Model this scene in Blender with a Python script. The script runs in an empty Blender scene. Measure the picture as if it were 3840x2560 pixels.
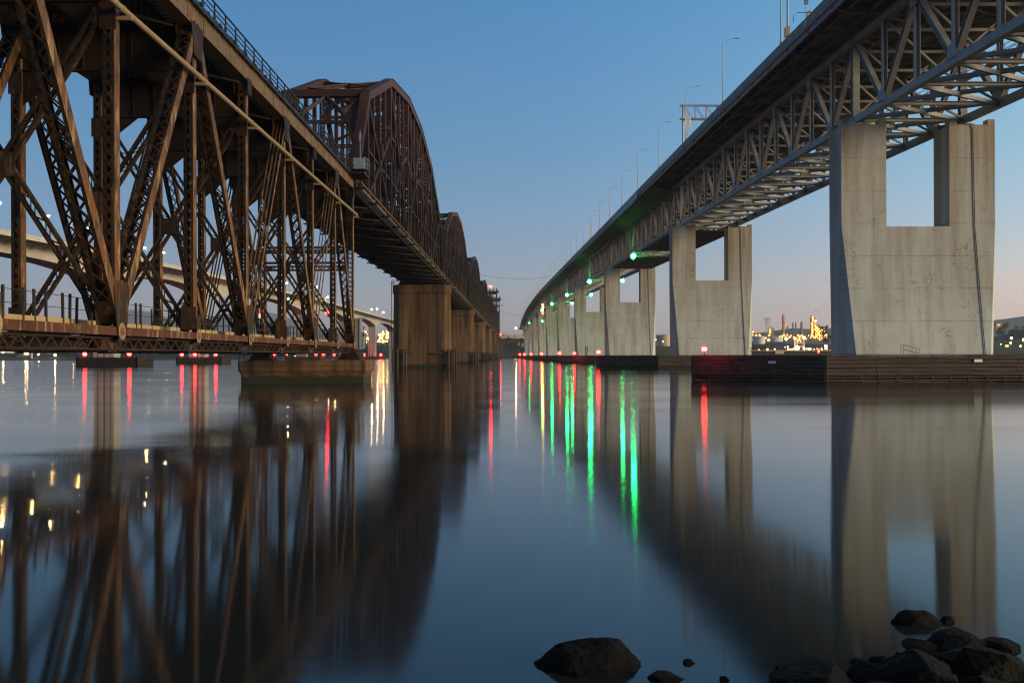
import bpy, bmesh, math, random
from mathutils import Vector, Matrix, noise
random.seed(7)
R = math.radians
C = bpy.context.scene.collection
SC = bpy.context.scene
F = 3733.0            # focal length in photo pixels (35 mm lens on a 36 mm frame, photo 3840 wide)
CAM_Z = 3.6
HOR = 1333.0          # photo row of the horizon

# ---------------------------------------------------------------- camera, world, sun, exposure
cam_d = bpy.data.cameras.new("camera")
cam = bpy.data.objects.new("camera", cam_d)
C.objects.link(cam)
cam_d.sensor_width = 36.0
cam_d.lens = 35.0
cam_d.shift_y = (HOR - 1280.0) / 3840.0
cam_d.clip_start = 0.2
cam_d.clip_end = 40000.0
cam.matrix_world = Matrix.Translation((0, 0, CAM_Z)) @ Matrix.Rotation(R(90), 4, 'X') @ Matrix.Rotation(R(-0.2), 4, 'Z')
SC.camera = cam

SUN_ELEV, SUN_AZ, SKY_AZ = 9.0, 112.0, 78.0          # low glow from the right of the picture, slightly behind the camera side
world = bpy.data.worlds.new("World")
SC.world = world
world.use_nodes = True
wn, wl = world.node_tree.nodes, world.node_tree.links
wn.clear()
w_out = wn.new('ShaderNodeOutputWorld')
w_bg = wn.new('ShaderNodeBackground')
w_sky = wn.new('ShaderNodeTexSky')
w_sky.sky_type = 'NISHITA'
w_sky.sun_disc = False
w_sky.sun_elevation = R(12.0)
w_sky.sun_rotation = R(SKY_AZ)
w_sky.air_density = 1.0
w_sky.dust_density = 1.0
w_sky.ozone_density = 4.0
w_bg.inputs['Strength'].default_value = 0.15
# dusk tint of the sky with elevation: rosier at the horizon, bluer higher up, warm at the zenith
w_tc = wn.new('ShaderNodeTexCoord'); w_sep = wn.new('ShaderNodeSeparateXYZ')
wl.new(w_tc.outputs['Generated'], w_sep.inputs[0])
w_rmp = wn.new('ShaderNodeValToRGB')
wl.new(w_sep.outputs[2], w_rmp.inputs['Fac'])
_e = w_rmp.color_ramp.elements
for _p, _c in ((0.06, (1.27, 0.97, 1.10)), (0.10, (1.03, 0.93, 1.05)), (0.19, (0.79, 0.99, 1.07))):
    _e.new(_p).color = (*_c, 1)
_e[0].position = 0.0; _e[0].color = (1.38, 1.06, 1.34, 1)
_e.new(0.36).color = (0.57, 1.15, 1.28, 1)
_e.new(0.5).color = (0.85, 1.10, 1.12, 1)
_e[-1].position = 0.72; _e[-1].color = (1.30, 1.12, 0.92, 1)  # warm zenith out of view, added to warm the light on shaded faces
w_mix = wn.new('ShaderNodeMix'); w_mix.data_type = 'RGBA'; w_mix.blend_type = 'MULTIPLY'
w_mix.inputs[0].default_value = 1.0
wl.new(w_sky.outputs[0], w_mix.inputs[6]); wl.new(w_rmp.outputs[0], w_mix.inputs[7])
w_r2 = wn.new('ShaderNodeValToRGB'); wl.new(w_sep.outputs[0], w_r2.inputs['Fac'])     # warmer towards the afterglow on the right
w_r2.color_ramp.elements[0].position = 0.05; w_r2.color_ramp.elements[0].color = (1, 1, 1, 1)
w_r2.color_ramp.elements[1].position = 0.46; w_r2.color_ramp.elements[1].color = (1.36, 1.15, 0.94, 1)
w_m2 = wn.new('ShaderNodeMix'); w_m2.data_type = 'RGBA'; w_m2.blend_type = 'MULTIPLY'; w_m2.inputs[0].default_value = 1.0
wl.new(w_mix.outputs[2], w_m2.inputs[6]); wl.new(w_r2.outputs[0], w_m2.inputs[7])
wl.new(w_m2.outputs[2], w_bg.inputs['Color'])
wl.new(w_bg.outputs[0], w_out.inputs['Surface'])

sun_d = bpy.data.lights.new("sun", 'SUN')
sun = bpy.data.objects.new("sun", sun_d)
C.objects.link(sun)
sun_d.energy = 5.0
sun_d.angle = R(18)
sun_d.color = (1.0, 0.77, 0.48)
_sd = Vector((math.sin(R(SUN_AZ)), math.cos(R(SUN_AZ)), math.tan(R(SUN_ELEV))))   # towards the sun
sun.rotation_euler = _sd.to_track_quat('Z', 'Y').to_euler()

SC.view_settings.view_transform = 'Standard'
SC.view_settings.look = 'None'
SC.view_settings.exposure = 0.0
SC.view_settings.gamma = 1.0
SC.cycles.use_denoising = True
SC.cycles.max_bounces = 5
SC.cycles.diffuse_bounces = 2
SC.cycles.glossy_bounces = 3
SC.cycles.sample_clamp_indirect = 60.0
SC.cycles.caustics_reflective = True
SC.cycles.blur_glossy = 1.0
SC.cycles.pixel_filter_type = 'BLACKMAN_HARRIS'
SC.cycles.filter_width = 1.2
SC.cycles.caustics_refractive = False

# ---------------------------------------------------------------- node helpers and materials
class NT:
    def __init__(s, name):
        s.m = bpy.data.materials.new(name)
        s.m.use_nodes = True
        s.n, s.l = s.m.node_tree.nodes, s.m.node_tree.links
        s.bsdf = s.n['Principled BSDF']
        g = s.n.new('ShaderNodeNewGeometry')
        s.pos = g.outputs['Position']
    def _in(s, sock, v):
        if hasattr(v, 'is_linked') or hasattr(v, 'links'):
            s.l.new(v, sock)
        elif isinstance(v, (tuple, list)) and len(v) == 3 and sock.type == 'RGBA':
            sock.default_value = (*v, 1)
        else:
            sock.default_value = v
    def scale(s, v, sc):
        m = s.n.new('ShaderNodeVectorMath'); m.operation = 'MULTIPLY'
        s._in(m.inputs[0], v); m.inputs[1].default_value = sc
        return m.outputs[0]
    def vadd(s, a, b):
        m = s.n.new('ShaderNodeVectorMath'); m.operation = 'ADD'
        s._in(m.inputs[0], a); s._in(m.inputs[1], b)
        return m.outputs[0]
    def noise(s, sc, v=None, detail=4, rough=0.55, col=False):
        t = s.n.new('ShaderNodeTexNoise')
        s.l.new(v if v is not None else s.pos, t.inputs['Vector'])
        t.inputs['Scale'].default_value = sc
        t.inputs['Detail'].default_value = detail
        t.inputs['Roughness'].default_value = rough
        return t.outputs['Color' if col else 'Fac']
    def ramp(s, fac, stops):
        r = s.n.new('ShaderNodeValToRGB')
        s._in(r.inputs['Fac'], fac)
        e = r.color_ramp.elements
        while len(e) < len(stops):
            e.new(0.5)
        for k, (p, c) in enumerate(stops):
            e[k].position = p
            e[k].color = (*c, 1) if isinstance(c, (tuple, list)) else (c, c, c, 1)
        return r.outputs['Color']
    def mix(s, f, a, b, mode='MIX'):
        m = s.n.new('ShaderNodeMix'); m.data_type = 'RGBA'; m.blend_type = mode
        s._in(m.inputs[0], f); s._in(m.inputs[6], a); s._in(m.inputs[7], b)
        return m.outputs[2]
    def math(s, op, a, b=0.0, c=None):
        m = s.n.new('ShaderNodeMath'); m.operation = op
        s._in(m.inputs[0], a); s._in(m.inputs[1], b)
        if c is not None: s._in(m.inputs[2], c)
        return m.outputs[0]
    def xyz(s, v=None):
        x = s.n.new('ShaderNodeSeparateXYZ')
        s.l.new(v if v is not None else s.pos, x.inputs[0])
        return x.outputs
    def voro(s, sc, v, feature='DISTANCE_TO_EDGE'):
        t = s.n.new('ShaderNodeTexVoronoi'); t.feature = feature
        s.l.new(v, t.inputs['Vector']); t.inputs['Scale'].default_value = sc
        return t.outputs['Distance']
    def bump(s, h, strength=0.3, dist=0.05):
        b = s.n.new('ShaderNodeBump')
        s._in(b.inputs['Height'], h)
        b.inputs['Strength'].default_value = strength
        b.inputs['Distance'].default_value = dist
        s.l.new(b.outputs[0], s.bsdf.inputs['Normal'])
    def done(s, col, rough=0.7, metal=0.0, spec=0.5):
        s._in(s.bsdf.inputs['Base Color'], col)
        s._in(s.bsdf.inputs['Roughness'], rough)
        s.bsdf.inputs['Metallic'].default_value = metal
        s.bsdf.inputs['Specular IOR Level'].default_value = spec
        return s.m

M = {}
def steel(name, dark, mid, rust, pale, pale_at=0.62, rough=0.62, big=0.35):
    t = NT(name)
    a = t.noise(big, detail=6, rough=0.6)
    b = t.noise(1.0, t.scale(t.pos, (2.6, 2.6, 0.5)), detail=6, rough=0.7)
    c = t.noise(9.0, detail=3)
    col = t.ramp(a, [(0.3, dark), (0.5, mid), (0.68, rust)])
    col = t.mix(t.ramp(b, [(pale_at - 0.06, 0.0), (pale_at + 0.08, 1.0)]), col, pale)
    col = t.mix(t.math('MULTIPLY', c, 0.55), col, dark)
    t.bump(c, 0.25, 0.02)
    M[name] = t.done(col, rough, 0.0, 0.22)

steel('rust_steel', (0.012, 0.0075, 0.0045), (0.034, 0.019, 0.0095), (0.075, 0.026, 0.011), (0.15, 0.10, 0.05), 0.60)
steel('dark_steel', (0.011, 0.007, 0.005), (0.026, 0.014, 0.008), (0.055, 0.020, 0.010), (0.08, 0.046, 0.023), 0.7)
steel('sunlit_plate_steel', (0.030, 0.019, 0.010), (0.13, 0.066, 0.026), (0.19, 0.055, 0.021), (0.42, 0.30, 0.15), 0.57, 0.58, 0.7)  # rust-patched plates, sunlit tone put into the colour beside the darker lacing
steel('flange_steel', (0.12, 0.078, 0.040), (0.24, 0.165, 0.09), (0.20, 0.08, 0.042), (0.36, 0.27, 0.155), 0.56, 0.6, 0.6)
steel('eyebar_steel', (0.045, 0.018, 0.010), (0.085, 0.032, 0.016), (0.07, 0.026, 0.014), (0.34, 0.25, 0.135), 0.60)
steel('red_steel', (0.035, 0.018, 0.014), (0.048, 0.020, 0.014), (0.085, 0.027, 0.017), (0.10, 0.05, 0.033), 0.7)
steel('pipe_steel', (0.28, 0.20, 0.10), (0.33, 0.25, 0.14), (0.36, 0.28, 0.16), (0.40, 0.32, 0.2), 0.6, 0.5)
steel('grey_steel', (0.19, 0.182, 0.175), (0.28, 0.27, 0.26), (0.24, 0.215, 0.19), (0.36, 0.35, 0.335), 0.66, 0.5)
steel('dark_grey_steel', (0.19, 0.18, 0.172), (0.27, 0.255, 0.245), (0.27, 0.22, 0.19), (0.33, 0.32, 0.30), 0.66, 0.6)
steel('galvanised', (0.33, 0.34, 0.34), (0.38, 0.38, 0.37), (0.36, 0.35, 0.33), (0.45, 0.45, 0.44), 0.6, 0.45)

def concrete(name, base, alt, stain, streak, crack=1.0, joint=4.55, streak_at=0.55, fine=1.0, topstain=False):
    t = NT(name)
    a = t.noise(0.12, detail=5, rough=0.6)
    b = t.noise(1.0, t.scale(t.pos, (0.55, 0.55, 0.035)), detail=6, rough=0.65)
    c = t.noise(6.0, detail=5, rough=0.7)
    col = t.mix(t.ramp(a, [(0.35, 0.0), (0.65, 1.0)]), base, alt)
    col = t.mix(t.ramp(b, [(streak_at - 0.08, 0.0), (streak_at + 0.13, streak)]), col, stain)
    if topstain:      # brown run-off that comes down from the bearings and thins out towards the water
        zz0 = t.xyz()[2]
        up = t.n.new('ShaderNodeMapRange'); t.l.new(zz0, up.inputs[0])
        up.inputs[1].default_value = 7.0; up.inputs[2].default_value = 34.0
        b2 = t.noise(1.0, t.scale(t.pos, (0.30, 0.30, 0.02)), detail=6, rough=0.7)
        k2 = t.math('MULTIPLY', up.outputs[0], t.ramp(b2, [(0.34, 0.15), (0.62, 1.0)]))
        col = t.mix(k2, col, (0.23, 0.165, 0.10))
    col = t.mix(t.math('MULTIPLY', c, 0.35 * fine), col, tuple(x * 0.45 for x in base))
    # board lines and pour joints
    z = t.xyz()[2]
    wob = t.math('MULTIPLY', t.noise(0.4), 0.12)
    zz = t.math('ADD', z, wob)
    jl = t.math('LESS_THAN', t.math('MODULO', t.math('ADD', zz, 0.9), joint), 0.12)
    col = t.mix(t.math('MULTIPLY', jl, t.ramp(t.noise(0.5, detail=4), [(0.35, 0.15), (0.65, 0.7)])), col, tuple(x * 0.3 for x in base))
    bl = t.math('LESS_THAN', t.math('MODULO', zz, 0.62), 0.03)
    col = t.mix(t.math('MULTIPLY', bl, 0.10), col, tuple(x * 0.3 for x in base))
    if crack:
        d = t.vadd(t.pos, t.scale(t.noise(0.9, detail=5, col=True), (1.6, 1.6, 1.6)))
        v = t.voro(0.34, t.scale(d, (1.0, 1.0, 1.25)))
        v2 = t.voro(1.1, t.scale(d, (1.0, 1.0, 1.4)))
        k = t.math('MAXIMUM', t.math('LESS_THAN', v, 0.012), t.math('MULTIPLY', t.math('LESS_THAN', v2, 0.028), 0.6))
        mask = t.ramp(t.noise(0.22, detail=5, rough=0.7), [(0.49, 0.0), (0.60, 1.0)])
        m2 = t.ramp(t.noise(1.4, detail=3), [(0.46, 0.0), (0.52, 1.0)])
        kk = t.math('MULTIPLY', t.math('MULTIPLY', k, mask), t.math('MULTIPLY', m2, 0.7 * crack))
        col = t.mix(kk, col, (0.03, 0.03, 0.025))
        sp = t.ramp(t.noise(2.6, t.scale(t.pos, (1, 1, 0.7)), detail=6, rough=0.75), [(0.68, 0.0), (0.73, 0.6)])
        col = t.mix(sp, col, (0.05, 0.05, 0.04))
    t.bump(c, 0.3, 0.03)
    M[name] = t.done(col, 0.85, 0.0, 0.3)
concrete('pier_concrete', (0.45, 0.475, 0.445), (0.53, 0.56, 0.53), (0.24, 0.19, 0.125), 0.6, topstain=True)
concrete('brown_concrete', (0.15, 0.083, 0.036), (0.215, 0.125, 0.06), (0.042, 0.023, 0.011), 0.95, crack=0.0, joint=3.2, streak_at=0.5)
concrete('pale_concrete', (0.50, 0.47, 0.39), (0.56, 0.53, 0.45), (0.36, 0.32, 0.25), 0.4, crack=0.0, joint=5.0)
concrete('deck_concrete', (0.24, 0.23, 0.21), (0.30, 0.285, 0.26), (0.13, 0.115, 0.10), 0.7, crack=0.0, joint=30.0)

def wet(name, lo, hi, zline):
    """weed and wet staining near the waterline mixed into a copy of a concrete material"""
    m = M[lo].copy(); m.name = name
    n, l = m.node_tree.nodes, m.node_tree.links
    b = n['Principled BSDF']
    src = b.inputs['Base Color'].links[0].from_socket
    g = n.new('ShaderNodeNewGeometry'); x = n.new('ShaderNodeSeparateXYZ'); l.new(g.outputs['Position'], x.inputs[0])
    ns = n.new('ShaderNodeTexNoise'); ns.inputs['Scale'].default_value = 0.9; ns.inputs['Detail'].default_value = 5
    l.new(g.outputs['Position'], ns.inputs['Vector'])
    md = n.new('ShaderNodeMath'); md.operation = 'MULTIPLY_ADD'; l.new(ns.outputs['Fac'], md.inputs[0]); md.inputs[1].default_value = 0.9
    l.new(x.outputs[2], md.inputs[2])
    r = n.new('ShaderNodeMapRange'); l.new(md.outputs[0], r.inputs[0])
    r.inputs[1].default_value = zline + 0.35; r.inputs[2].default_value = zline + 0.75; r.inputs[3].default_value = 1; r.inputs[4].default_value = 0
    mx = n.new('ShaderNodeMix'); mx.data_type = 'RGBA'
    l.new(r.outputs[0], mx.inputs[0]); l.new(src, mx.inputs[6]); mx.inputs[7].default_value = (*hi, 1)
    l.new(mx.outputs[2], b.inputs['Base Color'])
    M[name] = m
wet('brown_concrete_wet', 'brown_concrete', (0.022, 0.024, 0.014), 1.0)

def plain(name, a, b, sc=1.0, rough=0.7, spec=0.4, st=(1, 1, 1)):
    t = NT(name)
    n = t.noise(sc, t.scale(t.pos, st), detail=5, rough=0.65)
    t.bump(n, 0.3, 0.03)
    M[name] = t.done(t.ramp(n, [(0.3, a), (0.7, b)]), rough, 0.0, spec)
plain('timber', (0.030, 0.026, 0.024), (0.075, 0.062, 0.052), 1.5, 0.8, 0.3, (0.25, 1, 4))
plain('fender_wale', (0.034, 0.028, 0.025), (0.105, 0.080, 0.066), 1.2, 0.85, 0.12, (0.2, 1, 4))
plain('fender_back', (0.03, 0.02, 0.013), (0.06, 0.04, 0.025), 0.8, 0.9, 0.1)
plain('pile_timber', (0.028, 0.02, 0.014), (0.085, 0.058, 0.038), 1.5, 0.8, 0.3, (3, 3, 0.3))
plain('dark_paint', (0.014, 0.014, 0.015), (0.03, 0.03, 0.031), 2.0, 0.5)
plain('black', (0.01, 0.01, 0.01), (0.016, 0.016, 0.016), 2.0, 0.5)
plain('red_paint', (0.35, 0.02, 0.015), (0.42, 0.03, 0.02), 2.0, 0.4)
plain('white_paint', (0.62, 0.62, 0.60), (0.72, 0.72, 0.70), 2.0, 0.5)
plain('grey_box', (0.13, 0.15, 0.155), (0.2, 0.22, 0.225), 0.8, 0.6, 0.4, (1, 1, 0.3))
plain('sign_white', (0.70, 0.69, 0.64), (0.78, 0.77, 0.72), 2.0, 0.5)
plain('sign_green', (0.015, 0.15, 0.08), (0.02, 0.18, 0.095), 2.0, 0.4)
plain('sign_blue', (0.015, 0.05, 0.22), (0.02, 0.06, 0.26), 2.0, 0.4)
plain('yellow_paint', (0.62, 0.42, 0.03), (0.7, 0.5, 0.05), 2.0, 0.5)
plain('tarp', (0.06, 0.058, 0.045), (0.105, 0.10, 0.078), 0.5, 0.85, 0.2)
plain('blue_tarp', (0.20, 0.26, 0.30), (0.32, 0.37, 0.40), 0.5, 0.8, 0.2)
plain('tank_white', (0.50, 0.47, 0.43), (0.58, 0.55, 0.5), 0.05, 0.6)
plain('tank_tan', (0.42, 0.30, 0.18), (0.5, 0.36, 0.22), 0.05, 0.6)
plain('stack_metal', (0.20, 0.16, 0.13), (0.30, 0.25, 0.20), 0.1, 0.6)
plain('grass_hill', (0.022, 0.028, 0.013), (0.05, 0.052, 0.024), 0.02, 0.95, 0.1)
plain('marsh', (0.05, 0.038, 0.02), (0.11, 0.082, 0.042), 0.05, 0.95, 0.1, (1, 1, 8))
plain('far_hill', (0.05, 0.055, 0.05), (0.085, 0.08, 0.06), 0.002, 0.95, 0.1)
plain('leaf', (0.012, 0.018, 0.008), (0.045, 0.055, 0.022), 0.4, 0.9, 0.2)
plain('bark', (0.03, 0.022, 0.015), (0.06, 0.045, 0.03), 1.0, 0.9, 0.2)
plain('mud', (0.012, 0.011, 0.009), (0.03, 0.026, 0.02), 2.0, 0.5, 0.4)

def rockmat(name, moss):
    t = NT(name)
    a = t.noise(3.0, detail=8, rough=0.7)
    c = t.noise(28.0, detail=6, rough=0.75)
    col = t.ramp(a, [(0.3, (0.003, 0.0027, 0.0025)), (0.55, (0.007, 0.006, 0.0053)), (0.75, (0.020, 0.015, 0.012))])
    col = t.mix(t.ramp(t.noise(2.2, detail=6, rough=0.7), [(0.52, 0.0), (0.66, moss)]), col, (0.010, 0.014, 0.004))
    z = t.xyz()[2]
    wetf = t.n.new('ShaderNodeMapRange'); t.l.new(t.math('MULTIPLY_ADD', a, 0.12, z), wetf.inputs[0])
    wetf.inputs[1].default_value = 0.08; wetf.inputs[2].default_value = 0.17; wetf.inputs[3].default_value = 0.7; wetf.inputs[4].default_value = 0.0
    col = t.mix(wetf.outputs[0], col, (0.003, 0.003, 0.0025))
    h = t.math('ADD', a, t.math('MULTIPLY', c, 0.7))
    t.bump(h, 1.0, 0.06)
    M[name] = t.done(col, t.ramp(c, [(0.3, 0.5), (0.7, 0.9)]), 0.0, 0.10)
rockmat('rock', 0.35)
rockmat('mossy_rock', 0.95)

def water():
    t = NT('water')
    p = t.scale(t.pos, (0.35, 1.0, 1.0))
    n1 = t.noise(0.9, p, detail=3, rough=0.5)
    n2 = t.noise(0.06, t.scale(t.pos, (0.18, 1.0, 1.0)), detail=4, rough=0.6)
    # the wake that crosses the picture on the left about 39 m out
    x = t.xyz()
    line = t.math('SUBTRACT', x[1], t.math('MULTIPLY_ADD', x[0], 0.16, 41.6))
    wob = t.math('MULTIPLY_ADD', t.noise(0.22, detail=2), 2.4, -1.2)
    d = t.math('ADD', line, wob)
    g = t.math('MULTIPLY', t.math('MULTIPLY', d, d), -0.16)
    ridge = t.math('POWER', 2.718, g)
    fade = t.ramp(t.math('MULTIPLY_ADD', x[0], -0.05, -0.1), [(0.0, 0.0), (0.5, 1.0)])
    ridge = t.math('MULTIPLY', t.math('MULTIPLY', ridge, fade), 0.8)
    n3 = t.noise(5.0, t.scale(t.pos, (0.5, 1.0, 1.0)), detail=3)
    h = t.math('ADD', t.math('MULTIPLY_ADD', n1, 0.06, t.math('MULTIPLY', n3, 0.015)), ridge)
    h = t.math('ADD', h, t.math('MULTIPLY', n2, 0.20))
    t.bump(h, 0.10, 0.25)
    rough = t.ramp(n2, [(0.38, 0.050), (0.66, 0.095)])
    m = t.done((0.014, 0.017, 0.016), rough, 0.0, 0.5)
    t.bsdf.inputs['IOR'].default_value = 1.37
    t.bsdf.inputs['Anisotropic'].default_value = 0.85      # small ripples run across the channel
    tg = t.n.new('ShaderNodeCombineXYZ'); tg.inputs[1].default_value = 1.0
    t.l.new(tg.outputs[0], t.bsdf.inputs['Tangent'])
    M['water'] = m
water()

def emit(name, col, strength):
    m = bpy.data.materials.new(name); m.use_nodes = True
    b = m.node_tree.nodes['Principled BSDF']
    b.inputs['Base Color'].default_value = (*col, 1)
    b.inputs['Emission Color'].default_value = (*col, 1)
    b.inputs['Emission Strength'].default_value = strength
    M[name] = m
emit('lit_red', (1.0, 0.010, 0.008), 90)
emit('glow_red', (1.0, 0.010, 0.006), 4.0)
emit('glow_green', (0.010, 1.0, 0.16), 6.0)
emit('lit_red_small', (1.0, 0.012, 0.010), 75)
emit('glow_red_small', (1.0, 0.010, 0.006), 4.0)
emit('lit_yard', (1.0, 0.60, 0.20), 16)
emit('lit_green', (0.012, 1.0, 0.17), 160)
emit('lit_amber', (1.0, 0.45, 0.05), 30)
emit('lit_street', (1.0, 0.62, 0.22), 500)
emit('lit_orange', (1.0, 0.45, 0.10), 50)
emit('lit_sodium', (1.0, 0.36, 0.05), 10)
emit('lit_white', (1.0, 0.80, 0.50), 60)
emit('lit_plant', (1.0, 0.66, 0.20), 5)

# ---------------------------------------------------------------- mesh helpers
V = Vector
class MB:
    """collects boxes, bars and tubes; build() links them as one mesh object"""
    def __init__(s, org=(0, 0, 0)):
        s.v, s.f, s.o = [], [], V(org)
        s.smooth = []
    def raw(s, vs, fs, sm=False):
        b = len(s.v)
        s.v += [tuple(V(p) - s.o) for p in vs]
        s.f += [tuple(i + b for i in f) for f in fs]
        s.smooth += [sm] * len(fs)
    def loft(s, a, b, cap=True, sm=False):
        n = len(a)
        fs = [(i, (i + 1) % n, n + (i + 1) % n, n + i) for i in range(n)]
        s.raw(list(a) + list(b), fs, sm)
        if cap:
            s.raw(list(a), [tuple(range(n))[::-1]])
            s.raw(list(b), [tuple(range(n))])
    def box(s, lo, hi):
        x0, y0, z0 = lo; x1, y1, z1 = hi
        s.raw([(x0, y0, z0), (x1, y0, z0), (x1, y1, z0), (x0, y1, z0), (x0, y0, z1), (x1, y0, z1), (x1, y1, z1), (x0, y1, z1)],
              [(0, 3, 2, 1), (4, 5, 6, 7), (0, 1, 5, 4), (1, 2, 6, 5), (2, 3, 7, 6), (3, 0, 4, 7)])
    def beam(s, p0, p1, w, h, side=(1, 0, 0)):
        """bar with width w along side and depth h across it"""
        p0, p1 = V(p0), V(p1)
        d = (p1 - p0).normalized()
        sd = V(side); sd = sd - d * sd.dot(d)
        if sd.length < 1e-4: sd = d.orthogonal()
        sd.normalize()
        n = d.cross(sd)
        a, b = sd * (w / 2), n * (h / 2)
        q = [-a - b, a - b, a + b, -a + b]
        s.raw([p0 + k for k in q] + [p1 + k for k in q],
              [(0, 3, 2, 1), (4, 5, 6, 7), (0, 1, 5, 4), (1, 2, 6, 5), (2, 3, 7, 6), (3, 0, 4, 7)])
    def hbeam(s, p0, p1, w, h, t=0.06, side=(1, 0, 0)):
        """H section: two flanges w wide at +-h/2 and a web"""
        p0, p1 = V(p0), V(p1)
        d = (p1 - p0).normalized(); sd = V(side); sd = (sd - d * sd.dot(d)).normalized(); n = d.cross(sd)
        for k in (-1, 1):
            o = n * (k * (h / 2 - t / 2))
            s.beam(p0 + o, p1 + o, w, t, sd)
        s.beam(p0, p1, t, h - 2 * t, sd)
    def tube(s, pts, r, n=8, sm=True, cap=True):
        pts = [V(p) for p in pts]; rings = []
        for i, p in enumerate(pts):
            d = (pts[min(i + 1, len(pts) - 1)] - pts[max(i - 1, 0)]).normalized()
            a = d.orthogonal() if abs(d.z) > 0.9 else d.cross(V((0, 0, 1)))
            a.normalize(); b = d.cross(a)
            rr = r[i] if isinstance(r, (list, tuple)) else r
            rings.append([p + a * rr * math.cos(2 * math.pi * k / n) + b * rr * math.sin(2 * math.pi * k / n) for k in range(n)])
        for i in range(len(rings) - 1):
            s.loft(rings[i], rings[i + 1], False, sm)
        if cap:
            s.raw(rings[0], [tuple(range(n))]); s.raw(rings[-1], [tuple(range(n))[::-1]])
    def ball(s, c, r, n=8, m=5, sq=(1, 1, 1)):
        c = V(c); vs = []; fs = []
        for j in range(m + 1):
            th = math.pi * j / m
            for i in range(n):
                ph = 2 * math.pi * i / n
                vs.append(c + V((r * sq[0] * math.sin(th) * math.cos(ph), r * sq[1] * math.sin(th) * math.sin(ph), r * sq[2] * math.cos(th))))
        for j in range(m):
            for i in range(n):
                fs.append((j * n + i, (j + 1) * n + i, (j + 1) * n + (i + 1) % n, j * n + (i + 1) % n))
        s.raw(vs, fs, True)
    def mesh(s, name, mat):
        me = bpy.data.meshes.new(name)
        me.from_pydata(s.v, [], s.f)
        me.polygons.foreach_set('use_smooth', s.smooth)
        me.materials.append(M[mat])
        return me
    def build(s, name, mat, parent=None):
        o = bpy.data.objects.new(name, s.mesh(name, mat))
        C.objects.link(o)
        if parent is not None: o.parent = parent
        return o

def lace(mb, p0, p1, w, d, pitch, side=(1, 0, 0), bar=0.075, web=0.05, double=True, tie=0.9, faces=(-1, 1), plates=None):
    """built-up member: two side plates joined by lacing bars on the two open faces"""
    p0, p1 = V(p0), V(p1)
    L = (p1 - p0).length; dr = (p1 - p0) / L
    sd = V(side); sd = (sd - dr * sd.dot(dr)).normalized(); n = dr.cross(sd)
    for k in (-1, 1):
        (plates or mb).beam(p0 + sd * k * (w / 2 - web / 2), p1 + sd * k * (w / 2 - web / 2), web, d, sd)
        for q in (-1, 1):      # angle flanges
            o = sd * k * (w / 2 - 0.09) + n * q * (d / 2 + 0.012)
            mb.beam(p0 + o, p1 + o, 0.18, 0.024, sd)
    m = max(2, int(round((L - 2 * tie) / pitch)))
    st = (L - 2 * tie) / m
    hw = w / 2 - 0.09
    for q in faces:
        o = n * q * (d / 2 + 0.036)
        for k in range(m):
            a, b = p0 + dr * (tie + k * st) + o, p0 + dr * (tie + (k + 1) * st) + o
            if double or k % 2 == 0:
                mb.beam(a - sd * hw, b + sd * hw, bar, 0.02, n.cross(dr))
            if double or k % 2 == 1:
                mb.beam(a + sd * hw + n * 0.022 * q, b - sd * hw + n * 0.022 * q, bar, 0.02, n.cross(dr))
        for e in (p0 + dr * tie / 2, p1 - dr * tie / 2):
            mb.beam(e - dr * tie / 2 + o, e + dr * tie / 2 + o, w, 0.03, sd)

class Frame:
    """a plan frame: v across, u along; the two bridges run in slightly different directions"""
    def __init__(s, ang, du=0.0): s.a, s.du = ang, du
    def pt(s, v, u, z):
        u += s.du
        c, n = math.cos(s.a), math.sin(s.a)
        return V((v * c - u * n, v * n + u * c, z))
RAIL = Frame(-math.atan(18 / F))
ROAD = Frame(math.atan(70 / F), -1.1)
WORLD = Frame(0.0)

def thing(name, label, cat, fr=WORLD, at=(0, 0, 0), rz=0.0, group=None):
    o = bpy.data.objects.new(name, None); C.objects.link(o)
    o.empty_display_size = 0.5
    o.location = fr.pt(*at); o.rotation_euler = (0, 0, fr.a + rz)
    tag(o, label, cat, group)
    return o
def tag(o, label, cat=None, group=None):
    o['label'] = label
    if cat: o['category'] = cat
    if group: o['group'] = group
    return o
def struct(o, kind='structure'):
    o['kind'] = kind; return o
def dup(root, loc=None, rot=None, label=None, group=None):
    r = root.copy(); C.objects.link(r)
    if loc is not None: r.location = loc
    if rot is not None: r.rotation_euler = rot
    if label: r['label'] = label
    if group: r['group'] = group
    for ch in list(root.children):
        c = ch.copy(); C.objects.link(c); c.parent = r
        for g in list(ch.children):
            d = g.copy(); C.objects.link(d); d.parent = c
    return r
def place(mb_mesh, name, parent, loc=(0, 0, 0)):
    o = bpy.data.objects.new(name, mb_mesh); C.objects.link(o); o.parent = parent; o.location = loc
    return o
ORDN = ['nearest', 'second', 'third', 'fourth', 'fifth', 'sixth', 'seventh', 'eighth', 'ninth', 'tenth', 'eleventh', 'twelfth',
        'thirteenth', 'fourteenth', 'fifteenth', 'sixteenth', 'seventeenth', 'eighteenth', 'nineteenth', 'twentieth',
        'twenty-first', 'twenty-second', 'twenty-third', 'twenty-fourth', 'twenty-fifth', 'twenty-sixth', 'twenty-seventh',
        'twenty-eighth', 'twenty-ninth', 'thirtieth', 'thirty-first', 'thirty-second', 'thirty-third', 'thirty-fourth',
        'thirty-fifth', 'thirty-sixth', 'thirty-seventh', 'thirty-eighth', 'thirty-ninth', 'fortieth', 'forty-first']
def pix(px, py, D):
    """world point seen at photo pixel (px, py) at depth D"""
    return V(((px - 1920) / F * D, D, CAM_Z + (HOR - py) / F * D))

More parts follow.
